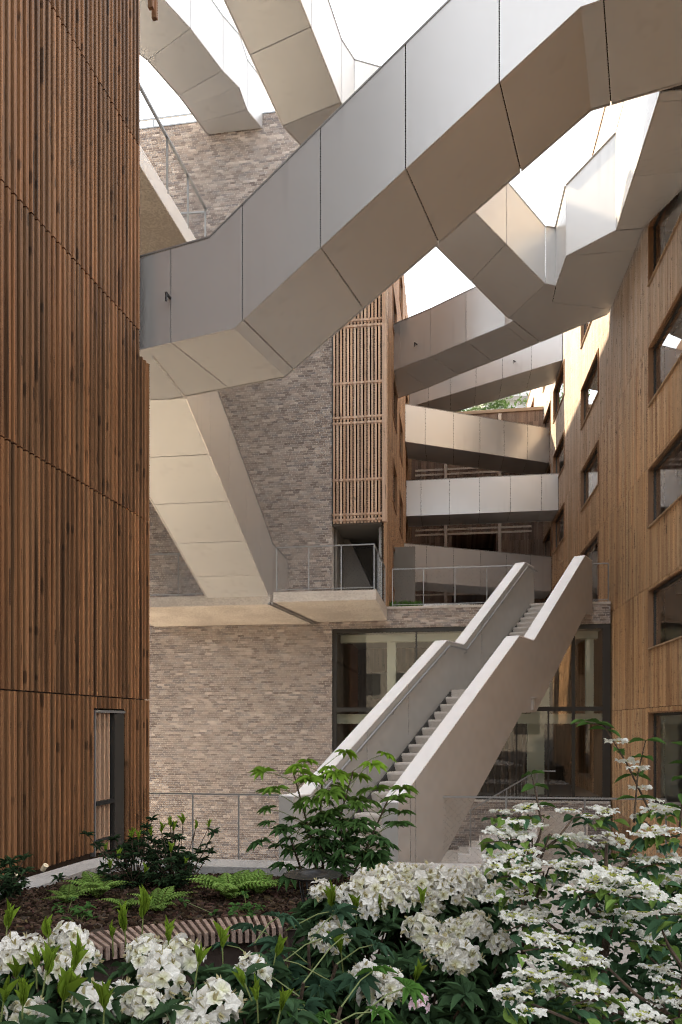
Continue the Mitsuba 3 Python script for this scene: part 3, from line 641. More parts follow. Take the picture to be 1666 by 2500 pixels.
# ---------------------------------------------------------------- planting bed edging, bench, dish, lamps
kb = thing('bed_kerb', 'pale rounded stone kerb round the mulched planting bed', 'kerb')
out = [(-3.55, 7.6), (-3.45, 8.05), (-3.12, 9.28), (-3.0, 9.5), (-2.8, 9.56), (-2.4, 9.52), (-1.5, 9.36), (-.4, 9.22), (1.7, 9.05)]
inn = [(-3.20, 7.45), (-3.13, 7.75), (-2.90, 8.80), (-2.82, 8.95), (-2.7, 9.02), (-2.4, 9.03), (-1.5, 8.93), (-.4, 8.80), (1.65, 8.62)]
for (a, b), (c, d) in zip(zip(out[:-1], inn[:-1]), zip(out[1:], inn[1:])):
    a, b, c, d = lerp2(a, c, .004), lerp2(b, d, .004), c, d
    put(kb + '__stone', hexa([(*a, -1.88), (*c, -1.88), (*d, -1.88), (*b, -1.88)], [(*a, -1.65), (*c, -1.65), (*d, -1.66), (*b, -1.66)]), 'm_kerb')
bed = Polygon([(-3.4, 3.7), (-2.6, 3.75)] + [(.02 + 2.86*math.cos(math.radians(a)), 2.58 + 2.86*math.sin(math.radians(a))) for a in (150, 142, 134, 126, 118, 110, 101)] + [(-.1, 5.6), (.25, 6.6), (1.1, 7.6), (1.55, 8.75), (-.4, 8.92), (-2.4, 9.15), (-2.78, 9.1), (-2.98, 8.85), (-3.2, 7.8)])
def soil_z(x, y):
    f = np.clip((np.asarray(y) - 5.3 - .3*np.asarray(x)*0) / 3.4, 0, 1)
    q = np.stack([np.asarray(x)*1.0, np.asarray(y)*1.0, 0*np.asarray(x)], -1)
    return -1.43 - .33 * f ** .8 + .05 * (meshkit.fbm(q * 1.7, 3, 2) - .5)
def sheet(poly, st_, zf):
    x0, y0, x1, y1 = poly.bounds
    xs, ys = np.arange(x0, x1 + st_, st_), np.arange(y0, y1 + st_, st_)
    X, Y = np.meshgrid(xs, ys, indexing='ij'); V = np.column_stack([X.ravel(), Y.ravel(), np.asarray(zf(X, Y)).ravel()])
    F, ny = [], len(ys)
    from shapely import contains_xy
    ins = contains_xy(poly, X[:-1, :-1] + st_/2, Y[:-1, :-1] + st_/2)
    for i, j in np.argwhere(ins):
        a = i*ny + j; F += [[a, a+ny, a+ny+1], [a, a+ny+1, a+1]]
    return V, np.array(F)
structure('bed_soil', sheet(bed.buffer(.06), .07, soil_z), 'm_soil', 'dark bark mulch in the planting bed between the kerb and the slatted bench', 'soil', smooth=True)
structure('front_soil', sheet(Polygon([(-3, .9), (2.8, .9), (2.6, 4.4), (1.6, 4.7), (.2, 4.55), (-.3, 4.1), (-3, 4.1)]), .12, lambda x, y: -1.76 + .04 * meshkit.fbm(np.stack([x*2, y*2, 0*x], -1), 3, 8)), 'm_soil', 'dark soil under the front flowering shrubs', 'soil', smooth=True)
def chips(poly, n, zf):
    x0, y0, x1, y1 = poly.bounds; pts = []
    while len(pts) < n:
        p = rng.uniform((x0, y0), (x1, y1), (n, 2))
        from shapely import contains_xy
        pts += list(p[contains_xy(poly, p[:, 0], p[:, 1])])
    P = np.array(pts[:n]); Z = zf(P[:, 0], P[:, 1]) + .004 + .012 * rng.random(n)
    a = rng.random(n) * 6.283; L = .012 + .03 * rng.random(n)**2; W = L * (.25 + .4 * rng.random(n)); H = .004 + .006 * rng.random(n); tl = rng.normal(0, .35, n)
    base = np.array([(-1,-1,-1),(1,-1,-1),(1,1,-1),(-1,1,-1),(-.9,-.8,1),(.9,-.8,1),(.8,.9,1),(-.9,.8,1)])
    u = np.column_stack([np.cos(a)*np.cos(tl), np.sin(a)*np.cos(tl), np.sin(tl)]); v = np.column_stack([-np.sin(a), np.cos(a), 0*a]); w = np.cross(u, v)
    V = np.column_stack([P, Z])[:, None] + base[None, :, :1]*(L[:, None]*u)[:, None] + base[None, :, 1:2]*(W[:, None]*v)[:, None] + base[None, :, 2:]*(H[:, None]*w)[:, None]
    F = (HEXF[None] + (np.arange(n)*8)[:, None, None]).reshape(-1, 3)
    C = np.array([.07, .047, .034]) * (.25 + 1.5 * rng.random((n, 1))**1.6) * (1 + rng.normal(0, .08, (n, 3)))
    return (V.reshape(-1, 3), F), np.repeat(np.clip(C, .005, 1), 8, 0)
m, c = chips(bed, 9000, soil_z)
put('bark_mulch', m, 'm_chip', color=c, label='loose brown bark chips scattered over the planting bed', category='mulch', kind='stuff')
put(kb + '__steel_edging', join([bar((*a, -1.63 if i < 3 else -1.66), (*b, -1.63 if i < 3 else -1.66), .012, .34) for i, (a, b) in enumerate([((-.50, 5.42), (-.1, 5.6)), ((-.1, 5.6), (.25, 6.6))])]), 'm_rust')

bn = thing('slatted_bench', 'low curved bench of narrow pinkish timber slats at the front of the mulched bed', 'bench')
ctr_b, Rb, Rf, a0 = V2((.02, 2.58)), 2.52, 2.88, math.radians(99.6)
def arcp(i, R, o=0): an = a0 + (i + o) * .0445 / Rb; return ctr_b + R*V2((math.cos(an), math.sin(an)))
for i in range(44):
    an = a0 + i * .0445 / Rb
    rd = V2((math.cos(an), math.sin(an))); tg = V2((-rd[1], rd[0])); pn = ctr_b + rd*Rb; pf = ctr_b + rd*Rf
    w = tg * .0122; dz = .004 * random.random()
    q = [pn - w, pn + w, pf + w, pf - w]
    top_ = hexa([(*p, -1.385 + dz) for p in q], [(*p, -1.35 + dz) for p in q])
    fr_ = hexa([(*p, -1.435) for p in (pn - w, pn + w, pn + w + rd*.03, pn - w + rd*.03)], [(*p, -1.386 + dz) for p in (pn - w, pn + w, pn + w + rd*.03, pn - w + rd*.03)])
    put(bn + '__slat', join([top_, fr_]), 'm_benchslat')
for Rr, zc, hh, nm in ((Rb + .09, -1.61, .40, 'base'), (Rb + .05, -1.42, .05, 'rail'), (Rf - .05, -1.46, .12, 'back_rail')):
    put(bn + '__' + nm, join([bar((*arcp(i, Rr), zc), (*arcp(i + 3, Rr), zc), .03, hh) for i in range(-1, 44, 3)]), 'm_rust')

bd_ = thing('bird_bath', 'round dark metal dish on a bundle of thin black rod legs in the mulched bed', 'bird bath')
cx, cy, cz = -.22, 5.95, -1.17
put(bd_ + '__dish', lathe([(.0, -.045), (.10, -.042), (.16, -.02), (.222, -.004), (.226, .004), (.20, .008), (.14, .004), (.12, .012), (.105, .004), (.08, -.012), (.0, -.02)], (cx, cy, cz), 48), 'm_darkmetal', smooth=40)
for i in range(7):
    an = i * 2*math.pi/7 + .3; r1, r2 = .12, .075
    put(bd_ + '__leg', tube([(cx + r1*math.cos(an), cy + r1*math.sin(an), cz - .02), (cx + r2*math.cos(an), cy + r2*math.sin(an), cz - .25), (cx + r1*math.cos(an), cy + r1*math.sin(an), -1.72)], .007, 6), 'm_darkmetal')
put(bd_ + '__ring', join([tube([(cx + .10*math.cos(a), cy + .10*math.sin(a), -1.62) for a in np.linspace(0, 2*math.pi, 25)], .008, 6), tube([(cx + .085*math.cos(a), cy + .085*math.sin(a), -1.32) for a in np.linspace(0, 2*math.pi, 25)], .006, 6)]), 'm_darkmetal')
for x, y, lb in ((-3.42, 8.72, 'small ground spotlight between the kerb and the slatted tower, farther one'), (-3.55, 8.2, 'small ground spotlight between the kerb and the slatted tower, nearer one')):
    lp = thing('ground_spotlight', lb, 'lamp')
    put(lp + '__head', tube([(x, y, -1.66), (x + .05, y - .02, -1.60)], [.028, .034], 10), 'm_lamp')
    put(lp + '__spike', tube([(x, y, -1.8), (x, y, -1.661)], .008, 5), 'm_darkmetal')

# ---------------------------------------------------------------- plants
def leaf_t(n=4, fold=.18, sag=.16, pw=.8):
    """A leaf along +x, length 1, half-width 1 at its widest, sagging towards the tip."""
    V, F = [], []
    for i in range(n + 1):
        t = i / n; w = max(math.sin(math.pi * t ** pw), .02) if 0 < i < n else .03
        V += [(t, -w, fold*w*.4 - sag*t*t), (t, 0, -sag*t*t), (t, w, fold*w*.4 - sag*t*t)]
    for i in range(n):
        a = 3*i; F += [[a, a+3, a+4], [a, a+4, a+1], [a+1, a+4, a+5], [a+1, a+5, a+2]]
    return np.array(V), np.array(F)
def nrm(v): return v / (np.linalg.norm(v, axis=-1, keepdims=True) + 1e-12)
def scatter(tmpl, P, X, N, L, W, C, C2=None):
    """Copies of a leaf: positions, directions, up vectors, lengths, half-widths, colours (tip colours C2)."""
    V0, F0 = tmpl; P, X, N = (np.atleast_2d(np.asarray(q, float)) for q in (P, X, N)); n = len(P)
    x = nrm(X); y = nrm(np.cross(N, x)); z = np.cross(x, y)
    L, W = np.broadcast_to(L, n)[:, None, None], np.broadcast_to(W, n)[:, None, None]
    V = P[:, None] + x[:, None]*V0[None, :, :1]*L + y[:, None]*V0[None, :, 1:2]*W + z[:, None]*V0[None, :, 2:]*L
    F = (F0[None] + (np.arange(n)*len(V0))[:, None, None]).reshape(-1, 3)
    C = np.broadcast_to(np.asarray(C, float), (n, 3))
    t = V0[None, :, :1] if C2 is not None else 0*V0[None, :, :1]
    CC = C[:, None]*(1-t) + np.broadcast_to(np.asarray(C2 if C2 is not None else C, float), (n, 3))[:, None]*t
    return (V.reshape(-1, 3), F), np.clip(CC.reshape(-1, 3), .002, .95)
def gather(items):
    return join([m for m, _ in items]), np.vstack([c for _, c in items])
def spherical(az, el): return np.column_stack([np.cos(az)*np.cos(el), np.sin(az)*np.cos(el), np.sin(el)])
LEAF, LEAFN, PETAL, OVAL = leaf_t(4, .5, .22), leaf_t(4, .6, .06, .9), leaf_t(4, .5, .22, 1.25), leaf_t(6, .4, .2, .95)
UP = np.array([0, 0, 1.0])
DARK, FRESH = np.array([.052, .096, .050]), np.array([.16, .25, .028])

# flower trusses of the rhododendron: three kinds, reused
def truss(seed, k=21):
    r = np.random.default_rng(seed); it = []
    for i in range(k):
        az = i * 2.399; el = math.asin(1 - 1.25 * (i + .5) / k) if (1 - 1.25*(i+.5)/k) > -1 else -.2
        d = spherical(np.array([az]), np.array([el]))[0]; c = d * (.030 + .052*r.random()**.7)
        d = nrm(d + r.normal(0, .28, 3)); a = nrm(np.cross(d, UP + .01)); b = np.cross(d, a)
        tw = r.random() * 6.28; an = tw + np.arange(5) * 2*math.pi/5
        rad = np.cos(an)[:, None]*a + np.sin(an)[:, None]*b
        X = rad * .9 + d * .45; N = d - rad * .6 + .35*r.normal(0, 1, (5, 3))
        col = np.array([.82, .81, .78]) * (.92 + .1 * r.random((5, 1))); base = np.array([.74, .75, .50]) if r.random() < .3 else np.array([.84, .83, .79])
        it.append(scatter(PETAL, np.repeat(c[None], 5, 0), X, N, .033 + .009*r.random(5), .0145 + .004*r.random(5), np.repeat(base[None], 5, 0), col))
        if r.random() < .8:
            an2 = r.random(4) * 6.28
            Xs = d + .25*(np.cos(an2)[:, None]*a + np.sin(an2)[:, None]*b)
            it.append(scatter(LEAFN, np.repeat(c[None], 4, 0), Xs, np.repeat(a[None], 4, 0), .038, .0012, (.55, .50, .30)))
    return gather(it)
def rot(az, tilt_az, tilt):
    ca, sa = math.cos(az), math.sin(az); R = np.array([[ca, -sa, 0], [sa, ca, 0], [0, 0, 1]])
    ax = np.array([-math.sin(tilt_az), math.cos(tilt_az), 0]); K = np.array([[0, -ax[2], ax[1]], [ax[2], 0, -ax[0]], [-ax[1], ax[0], 0]])
    return (np.eye(3) + math.sin(tilt)*K + (1 - math.cos(tilt))*K @ K) @ R
def mat(R, p, s):
    M = np.eye(4); M[:3, :3] = R * s; M[:3, 3] = p; return M
TR = []
for sd in (1, 2, 3, 4):
    m, c = truss(sd); TR.append(mikit.ply(m, 'm_petal', color=c))
def whorl(it, tip, k, L, W, col, el=.15, spread=.35, drop=.02, r=rng, jit=.25, tmpl=None):
    az = np.arange(k) * 2.399 + r.random()*6.28
    e = el + r.normal(0, spread, k)
    X = spherical(az, e); P = np.asarray(tip)[None] - UP * (drop * r.random((k, 1)))
    C = col * (1 - jit + 2*jit*r.random((k, 1)))
    it.append(scatter(tmpl or LEAF, P, X, np.tile(UP, (k, 1)) + .3*r.normal(0, 1, (k, 3)), L*(.8 + .4*r.random(k)), W*(.85 + .3*r.random(k)), C, C * np.array([1.15, 1.2, 1.0])))
def shoot(it, st_, p, h, col, r=rng):
    k = int(r.integers(6, 11)); az = np.arange(k)*2.399 + r.random()*6.28; lean = r.normal(0, .12, 3) * np.array([1, 1, 0])
    X = nrm(spherical(az, 1.32 + r.normal(0, .13, k)) + lean)
    P = np.tile(np.asarray(p), (k, 1)) - UP * .02 * r.random((k, 1)); C = col * (.6 + .6*r.random((k, 1)))
    it.append(scatter(LEAFN, P, X, spherical(az, np.zeros(k)) * -1, h*(.6 + .6*r.random(k)), h*.075, C * .75, C * 1.2))
    st_.append(tube([np.asarray(p) - UP*h*1.1 - lean*.1, np.asarray(p) + UP*.004], .0035, 5))
def bush(name, label, base, trusses, shoots, extra, tz, r, size=.085, leafL=.118, leafcol=DARK, group=None, cat='shrub', shootcol=FRESH):
    k = thing(name, label, cat, group)
    lv_, stm, sht, sstem = [], [], [], []
    base = np.array(base, float)
    tips = [np.array(t) for t in trusses] + [np.array(t) for t in extra]
    for i, t in enumerate(tips):
        b = base[np.argmin(np.linalg.norm(base[:, :2] - t[:2], axis=1))]
        mid = b + (t - b) * np.array([.45, .45, .62]) + r.normal(0, .03, 3)
        if r.random() < .75: stm.append(tube([b, mid, t - UP*.03], [.011, .008, .005], 5))
        flo = i < len(trusses)
        low = t - UP * (.035 if flo else 0)
        whorl(lv_, low, 11 if flo else 9, leafL, leafL*.19, leafcol, el=-.05 if flo else .15, r=r)
        if r.random() < .8: whorl(lv_, low - UP*.07 + (mid - t)*.08, 7, leafL, leafL*.17, leafcol * .85, el=-.1, r=r)
        if flo:
            s = size / .085 * (.78 + .42*r.random())
            again(k + '__flower_truss', TR[r.integers(4)], mat(rot(r.random()*6.28, r.random()*6.28, .25*r.random()), t, s))
    for p in shoots: shoot(sht, sstem, p, .075 + .07*r.random(), shootcol, r)
    put(k + '__stem', join(stm), 'm_stem')
    m, c = gather(lv_); put(k + '__foliage', m, 'm_leaf', color=c, kind='stuff')
    if sht:
        m, c = gather(sht); put(k + '__young_shoots', m, 'm_leaf', color=c, kind='stuff', label='fresh light green shoots')
        put(k + '__shoot_stem', join(sstem), 'm_greenstem', kind='stuff')
    return k
def cloud(n, lo, hi, r, top=None):
    P = r.uniform(lo, hi, (n, 3))
    if top is not None: P[:, 2] = np.minimum(P[:, 2], top(P[:, 0], P[:, 1]) - .03*r.random(n))
    return list(P)

r1 = np.random.default_rng(11)
tl = [(-1.34,3.3,-.98),(-1.22,3.4,-.97),(-1.16,3.15,-1.02),(-.85,3.3,-1.0),(-.74,3.15,-1.06),(-.77,2.95,-1.09),(-.95,2.9,-1.07),(-.39,3.3,-1.08),(-.49,2.95,-1.1),(-1.42,3.3,-1.02),(-.71,3.35,-1.04),(-1.12,3.3,-1.0),(-.88,3.05,-1.13),(-1.2,2.9,-1.12),(-.58,2.9,-1.15)]
shl = [(-1.49,3.4,-.9),(-1.27,3.3,-.91),(-1.02,3.4,-.94),(-.98,3.45,-.93),(-.91,3.5,-.88),(-.76,3.35,-.94),(-1.2,3.0,-.95),(-1.16,3.0,-.97),(-1.07,3.05,-.97),(-1.17,2.8,-1.02),(-1.04,2.85,-1.02),(-1.0,2.85,-1.0),(-.87,2.8,-1.04),(-.53,3.4,-.99),(-.38,3.0,-1.02),(-.29,3.4,-1.02),(-1.24,2.8,-1.01),(-.32,2.9,-1.04),(-.22,2.8,-1.04),(-1.3,3.05,-1.0),(-.6,3.2,-1.0)]
bush('rhododendron', 'white flowering rhododendron with light green upright shoots at the lower left', [(-1.2,3.2,-1.78),(-.8,3.1,-1.78),(-.45,3.1,-1.78)], tl, shl,
     cloud(150, (-1.7,2.7,-1.5), (-.15,3.65,-1.05), r1), None, r1)
r2 = np.random.default_rng(12)
tm = [(-.11,4.3,-.95),(.12,4.3,-.89),(.25,4.4,-.88),(.37,4.4,-.88),(.33,4.15,-.95),(.47,4.3,-.9),(.56,4.3,-.89),(.66,4.3,-.91),(.89,4.5,-.86),(.18,4.25,-.93),(.25,4.2,-.97),(.3,4.3,-.92),(.6,4.2,-.94),(.42,4.25,-.95),(.75,4.4,-.92),(.05,4.25,-.97),(.5,4.2,-1.0),(.85,4.35,-.98),(.15,4.15,-1.02),(.68,4.2,-.98)]
bush('rhododendron', 'tall white flowering rhododendron in the middle with a dense band of blossom on top', [(.1,4.35,-1.78),(.4,4.35,-1.78),(.65,4.35,-1.78)], tm,
     [(.08,4.1,-1.0),(.2,4.15,-1.0),(.44,4.1,-.95),(-.05,4.2,-1.0)], cloud(95, (-.25,4.1,-1.45), (.95,4.7,-1.0), r2), None, r2)
r3 = np.random.default_rng(13)
tn = [(-.03,3.9,-1.08),(-.06,3.8,-1.09),(.48,3.7,-1.1),(.57,3.65,-1.13),(.59,3.9,-1.07),(.68,3.9,-1.05),(.8,3.8,-1.1),(.43,4.0,-1.09),(.21,3.4,-1.17),(.12,3.45,-1.16),(.9,4.1,-1.01),(.52,3.72,-1.14),(.17,3.38,-1.2),(-.1,3.95,-1.1)]
kk = bush('rhododendron', 'lower white flowering rhododendron with bare dark stems, in front of the tall middle one', [(.05,3.8,-1.78),(.45,3.75,-1.78),(.7,3.9,-1.78),(.2,3.5,-1.78)], tn,
     [(.0,3.7,-1.1),(.35,3.6,-1.2)], cloud(75, (-.15,3.4,-1.5), (1.0,4.1,-1.17), r3), None, r3)
m, c = truss(9, 7); c = c * np.array([1.0, .78, .92])
put(kk + '__pink_bud', (m[0]*.62 + np.array([.33, 3.2, -1.18]), m[1]), 'm_petal', color=c, label='small half-open flower cluster tinged pink')

# dark azalea-like shrubs at the back of the bed
def evergreen(label, ctr, n, rad, r, shoots):
    tips = [np.array(ctr) + np.array([r.normal(0, rad[0]), r.normal(0, rad[1]), abs(r.normal(0, .5))*rad[2]*1.1]) for _ in range(n)]
    tips = [t if t[2] < ctr[2] + rad[2] else np.array([t[0], t[1], ctr[2] + rad[2]*r.random()]) for t in tips]
    k = thing('evergreen_shrub', label, 'shrub'); lv_, stm, sht, ss_ = [], [], [], []
    b = np.array([ctr[0], ctr[1], float(soil_z(ctr[0], ctr[1])) - .02])
    for t in tips:
        stm.append(tube([b + r.normal(0, .05, 3)*np.array([1, 1, 0]), b*.45 + t*.55 + r.normal(0, .03, 3), t], [.009, .006, .004], 5))
        whorl(lv_, t, 10, .085, .0135, np.array([.032, .058, .030]) * (.7 + .8*r.random()), el=.35, spread=.3, r=r)
        whorl(lv_, t*.8 + b*.2, 7, .08, .0135, np.array([.026, .044, .026]), el=.1, r=r)
    for t in shoots:
        t = np.array(t) + UP*.05; shoot(sht, ss_, t, .11, FRESH * 1.25, r); stm.append(tube([b*.35 + t*.65, t], [.004, .003], 4))
    put(k + '__stem', join(stm + ss_), 'm_stem'); m, c = gather(lv_); put(k + '__foliage', m, 'm_leaf', color=c, kind='stuff')
    if sht: m, c = gather(sht); put(k + '__young_shoots', m, 'm_leaf', color=c, kind='stuff')
r4 = np.random.default_rng(21)
evergreen('dark evergreen shrub with light green tips behind the ferns, nearer the slatted tower', (-2.12, 7.9, -1.62), 46, (.24, .2, .62), r4, [(-2.44,7.9,-1.36),(-2.17,7.9,-1.22),(-2.10,7.9,-1.23),(-1.98,7.9,-1.2),(-2.33,7.7,-1.5),(-2.22,7.6,-1.38),(-1.95,7.6,-1.52)])
evergreen('dark evergreen shrub with long thin light-tipped stems, nearer the round dish', (-1.68, 7.85, -1.62), 46, (.2, .2, .60), r4, [(-1.77,7.9,-1.09),(-1.74,7.9,-1.14),(-1.64,7.9,-1.07),(-1.51,7.9,-1.13),(-1.37,7.9,-1.11),(-1.86,7.9,-1.16),(-1.72,7.7,-1.33),(-1.55,7.6,-1.45)])
evergreen('dark evergreen shrub cut by the left edge below the kerb', (-3.02, 6.6, -1.45), 26, (.16, .16, .32), r4, [(-2.95, 6.5, -1.25)])

# ferns
def fern(label, x, y, n, L, r, col):
    k = thing('fern', label, 'fern'); z = float(soil_z(x, y)) - .01
    for i in range(n):
        az = i*2.399 + r.random()*.6; ln = L*(.7 + .5*r.random()); el = .95 + .3*r.random()
        t = np.linspace(0, 1, 14); dr_ = np.array([math.cos(az), math.sin(az)])
        h = ln * (np.sin(el)*t - .52*t*t); d = ln * (np.cos(el)*t*.9 + .34*t*t)
        pts = np.column_stack([x + dr_[0]*d, y + dr_[1]*d, z + h])
        side = np.array([-dr_[1], dr_[0], 0]); P, X, Ls = [], [], []
        for j in range(2, 14):
            tg = nrm(pts[min(j+1, 13)] - pts[j-1]); w = ln*.30*math.sin(math.pi*min(1, (1.04 - t[j])*1.0))**.7*(1.02 - .75*t[j])
            for s in (1, -1): P.append(pts[j]); X.append(side*s + tg*.55 - UP*.1); Ls.append(max(w, .012))
        C = col*(.7 + .6*r.random())
        m1, c1 = scatter(LEAFN, P, X, np.tile(UP, (len(P), 1)), np.array(Ls), np.array(Ls)*.17, C, C*1.25)
        m2 = tube(pts, np.linspace(.004, .0012, 14), 4); c2 = np.tile(np.array([.10, .12, .03]), (len(m2[0]), 1))
        m, c = gather([(m1, c1), (m2, c2)]); put(k + '__frond', m, 'm_leaf', color=c)
r5 = np.random.default_rng(31)
fc = np.array([.21, .33, .085])
fern('bright fern beside the slatted tower end of the evergreen shrubs', -2.30, 7.2, 15, .46, r5, fc)
fern('large bright green fern in the middle of the mulch', -1.02, 7.0, 22, .50, r5, fc*1.15)
fern('fern with yellow-green fronds close beside the large bright one', -.80, 7.35, 13, .42, r5, fc*1.2)
fern('low spreading fern just behind the slatted bench', -1.50, 6.25, 13, .36, r5, fc*.9)
fern('small low fern left of the one behind the bench', -1.80, 6.35, 10, .28, r5, fc*.85)
fern('small fern near the left end of the kerb', -2.42, 6.75, 12, .36, r5, fc*.8)
def sprig(label, x, y, n, r, rad=.09):
    k = thing('ground_plant', label, 'plant'); it, ss_ = [], []; z = float(soil_z(x, y))
    for i in range(n):
        p = np.array([x + r.normal(0, rad), y + r.normal(0, rad), z + .02 + .09*r.random()])
        ss_.append(tube([(x, y, z - .02), p], .003, 4)); whorl(it, p, 5, .05, .019, np.array([.06, .13, .04]), el=.3, r=r, tmpl=OVAL)
    put(k + '__stem', join(ss_), 'm_greenstem'); m, c = gather(it); put(k + '__foliage', m, 'm_leaf', color=c, kind='stuff')
sprig('small leafy plant in the mulch nearest the left shrub', -2.2, 6.1, 8, r5)
sprig('small leafy plant in the mulch between the fern and the bench', -2.02, 5.85, 6, r5)
sprig('small pale green plant under the large fern', -.78, 6.35, 9, r5)
sprig('tiny seedling plant near the round dish', -.95, 6.15, 5, r5, .14)
sprig('small leafy plant in front of the kerb corner', -2.55, 8.25, 10, r5, .12)

# palmate shrub behind the round dish
def palmate(p, d, size, lobes, r, col, drop=.18):
    d = nrm(np.array([d[0], d[1], -drop + .25*r.normal()])); up = nrm(UP + .35*nrm(np.array([d[0], d[1], 0])) + .15*r.normal(0, 1, 3))
    side = nrm(np.cross(up, d)); an = np.linspace(-1.95, 1.95, lobes)
    X = np.cos(an)[:, None]*d + np.sin(an)[:, None]*side
    Ls = size*(1 - .22*np.abs(an)/1.95)*(.92 + .16*r.random(lobes)); C = col*(.85 + .3*r.random((lobes, 1)))
    return scatter(LEAF, np.tile(p, (lobes, 1)), X, np.tile(up, (lobes, 1)), Ls, Ls*.165, C*.85, C*1.15)
def palm_shrub(name, label, base, stems, r, size, lobes, hi, lo, ztop, zlow, cat='shrub'):
    k = thing(name, label, cat); stm = []
    for b, t, n in stems:
        b, t = np.array(b), np.array(t); mid = (b + t)/2 + r.normal(0, .04, 3)
        put(k + '__stem', tube([b, mid, t], [.016, .012, .008], 6), 'm_stem')
        for i in range(n):
            f = 1 - (i / n)**.9*.78; q = b*(1-f)**1 + t*f if f > .5 else b + (mid-b)*f*2
            az = i*2.399 + r.random(); ln = (.16 + .20*r.random()) * (size/.16)
            d = np.array([math.cos(az), math.sin(az), .25 + .5*r.random()*f]); e = q + d*ln
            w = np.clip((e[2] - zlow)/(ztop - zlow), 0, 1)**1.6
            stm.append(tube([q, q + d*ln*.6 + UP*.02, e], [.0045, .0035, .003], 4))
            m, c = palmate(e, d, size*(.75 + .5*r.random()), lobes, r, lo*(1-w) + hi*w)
            put(k + '__leaf', m, 'm_leaf', color=c)
    put(k + '__leaf_stalk', join(stm), 'm_greenstem', kind='stuff')
r6 = np.random.default_rng(41)
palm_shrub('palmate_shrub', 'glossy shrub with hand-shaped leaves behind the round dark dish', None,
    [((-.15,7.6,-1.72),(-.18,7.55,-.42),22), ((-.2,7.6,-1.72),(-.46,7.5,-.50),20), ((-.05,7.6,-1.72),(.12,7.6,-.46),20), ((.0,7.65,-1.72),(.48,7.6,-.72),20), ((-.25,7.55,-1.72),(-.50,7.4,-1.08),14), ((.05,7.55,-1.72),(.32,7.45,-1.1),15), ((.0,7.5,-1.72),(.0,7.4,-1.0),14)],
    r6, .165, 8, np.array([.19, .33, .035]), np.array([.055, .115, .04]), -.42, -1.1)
# glossy narrow-fingered plants in the foreground
r7 = np.random.default_rng(42)
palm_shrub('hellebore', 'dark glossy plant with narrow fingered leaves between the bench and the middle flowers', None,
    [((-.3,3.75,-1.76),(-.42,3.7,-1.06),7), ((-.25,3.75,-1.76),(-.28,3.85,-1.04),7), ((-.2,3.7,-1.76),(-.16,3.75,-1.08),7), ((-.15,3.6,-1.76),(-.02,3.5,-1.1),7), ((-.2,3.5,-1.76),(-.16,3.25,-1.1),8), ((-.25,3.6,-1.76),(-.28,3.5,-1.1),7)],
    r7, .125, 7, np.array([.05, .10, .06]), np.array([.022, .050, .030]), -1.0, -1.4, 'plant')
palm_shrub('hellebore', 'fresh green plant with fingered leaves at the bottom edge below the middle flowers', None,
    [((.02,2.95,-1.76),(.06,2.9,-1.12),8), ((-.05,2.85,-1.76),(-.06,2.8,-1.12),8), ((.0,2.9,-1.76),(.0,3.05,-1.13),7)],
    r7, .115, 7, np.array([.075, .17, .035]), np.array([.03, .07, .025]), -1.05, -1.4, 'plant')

# viburnum: tiers of flat lacecap flower heads
def lacecap(seed):
    r = np.random.default_rng(seed); it = []; k = 8
    for i in range(k):
        an = i*2*math.pi/k + r.normal(0, .12); rr = .042 + .008*r.random(); c = np.array([rr*math.cos(an), rr*math.sin(an), .004*r.normal()])
        up = nrm(UP + .3*r.normal(0, 1, 3)); a = nrm(np.cross(up, [1, .2, 0])); b = np.cross(up, a); q = r.random()*6.28 + np.arange(5)*2*math.pi/5
        X = np.cos(q)[:, None]*a + np.sin(q)[:, None]*b
        col = np.array([.80, .80, .75])*(.9 + .15*r.random((5, 1)))
        it.append(scatter(PETAL, np.tile(c, (5, 1)), X, np.tile(up, (5, 1)), .020 + .005*r.random(5), .0095, col*.96, col))
    for i in range(26):
        q = r.random()*6.28; rr = .026*math.sqrt(r.random()); c = np.array([rr*math.cos(q), rr*math.sin(q), .002])
        it.append(scatter(leaf_t(2, .4, .3), np.tile(c, (2, 1)), spherical(r.random(2)*6.28, np.array([.9, .6])), np.tile(UP, (2, 1)) + .2, .008, .0035, (.42, .44, .10)))
    return gather(it)
LC = []
for sd in (1, 2, 3):
    m, c = lacecap(sd); LC.append(mikit.ply(m, 'm_petal', color=c))
r8 = np.random.default_rng(51)
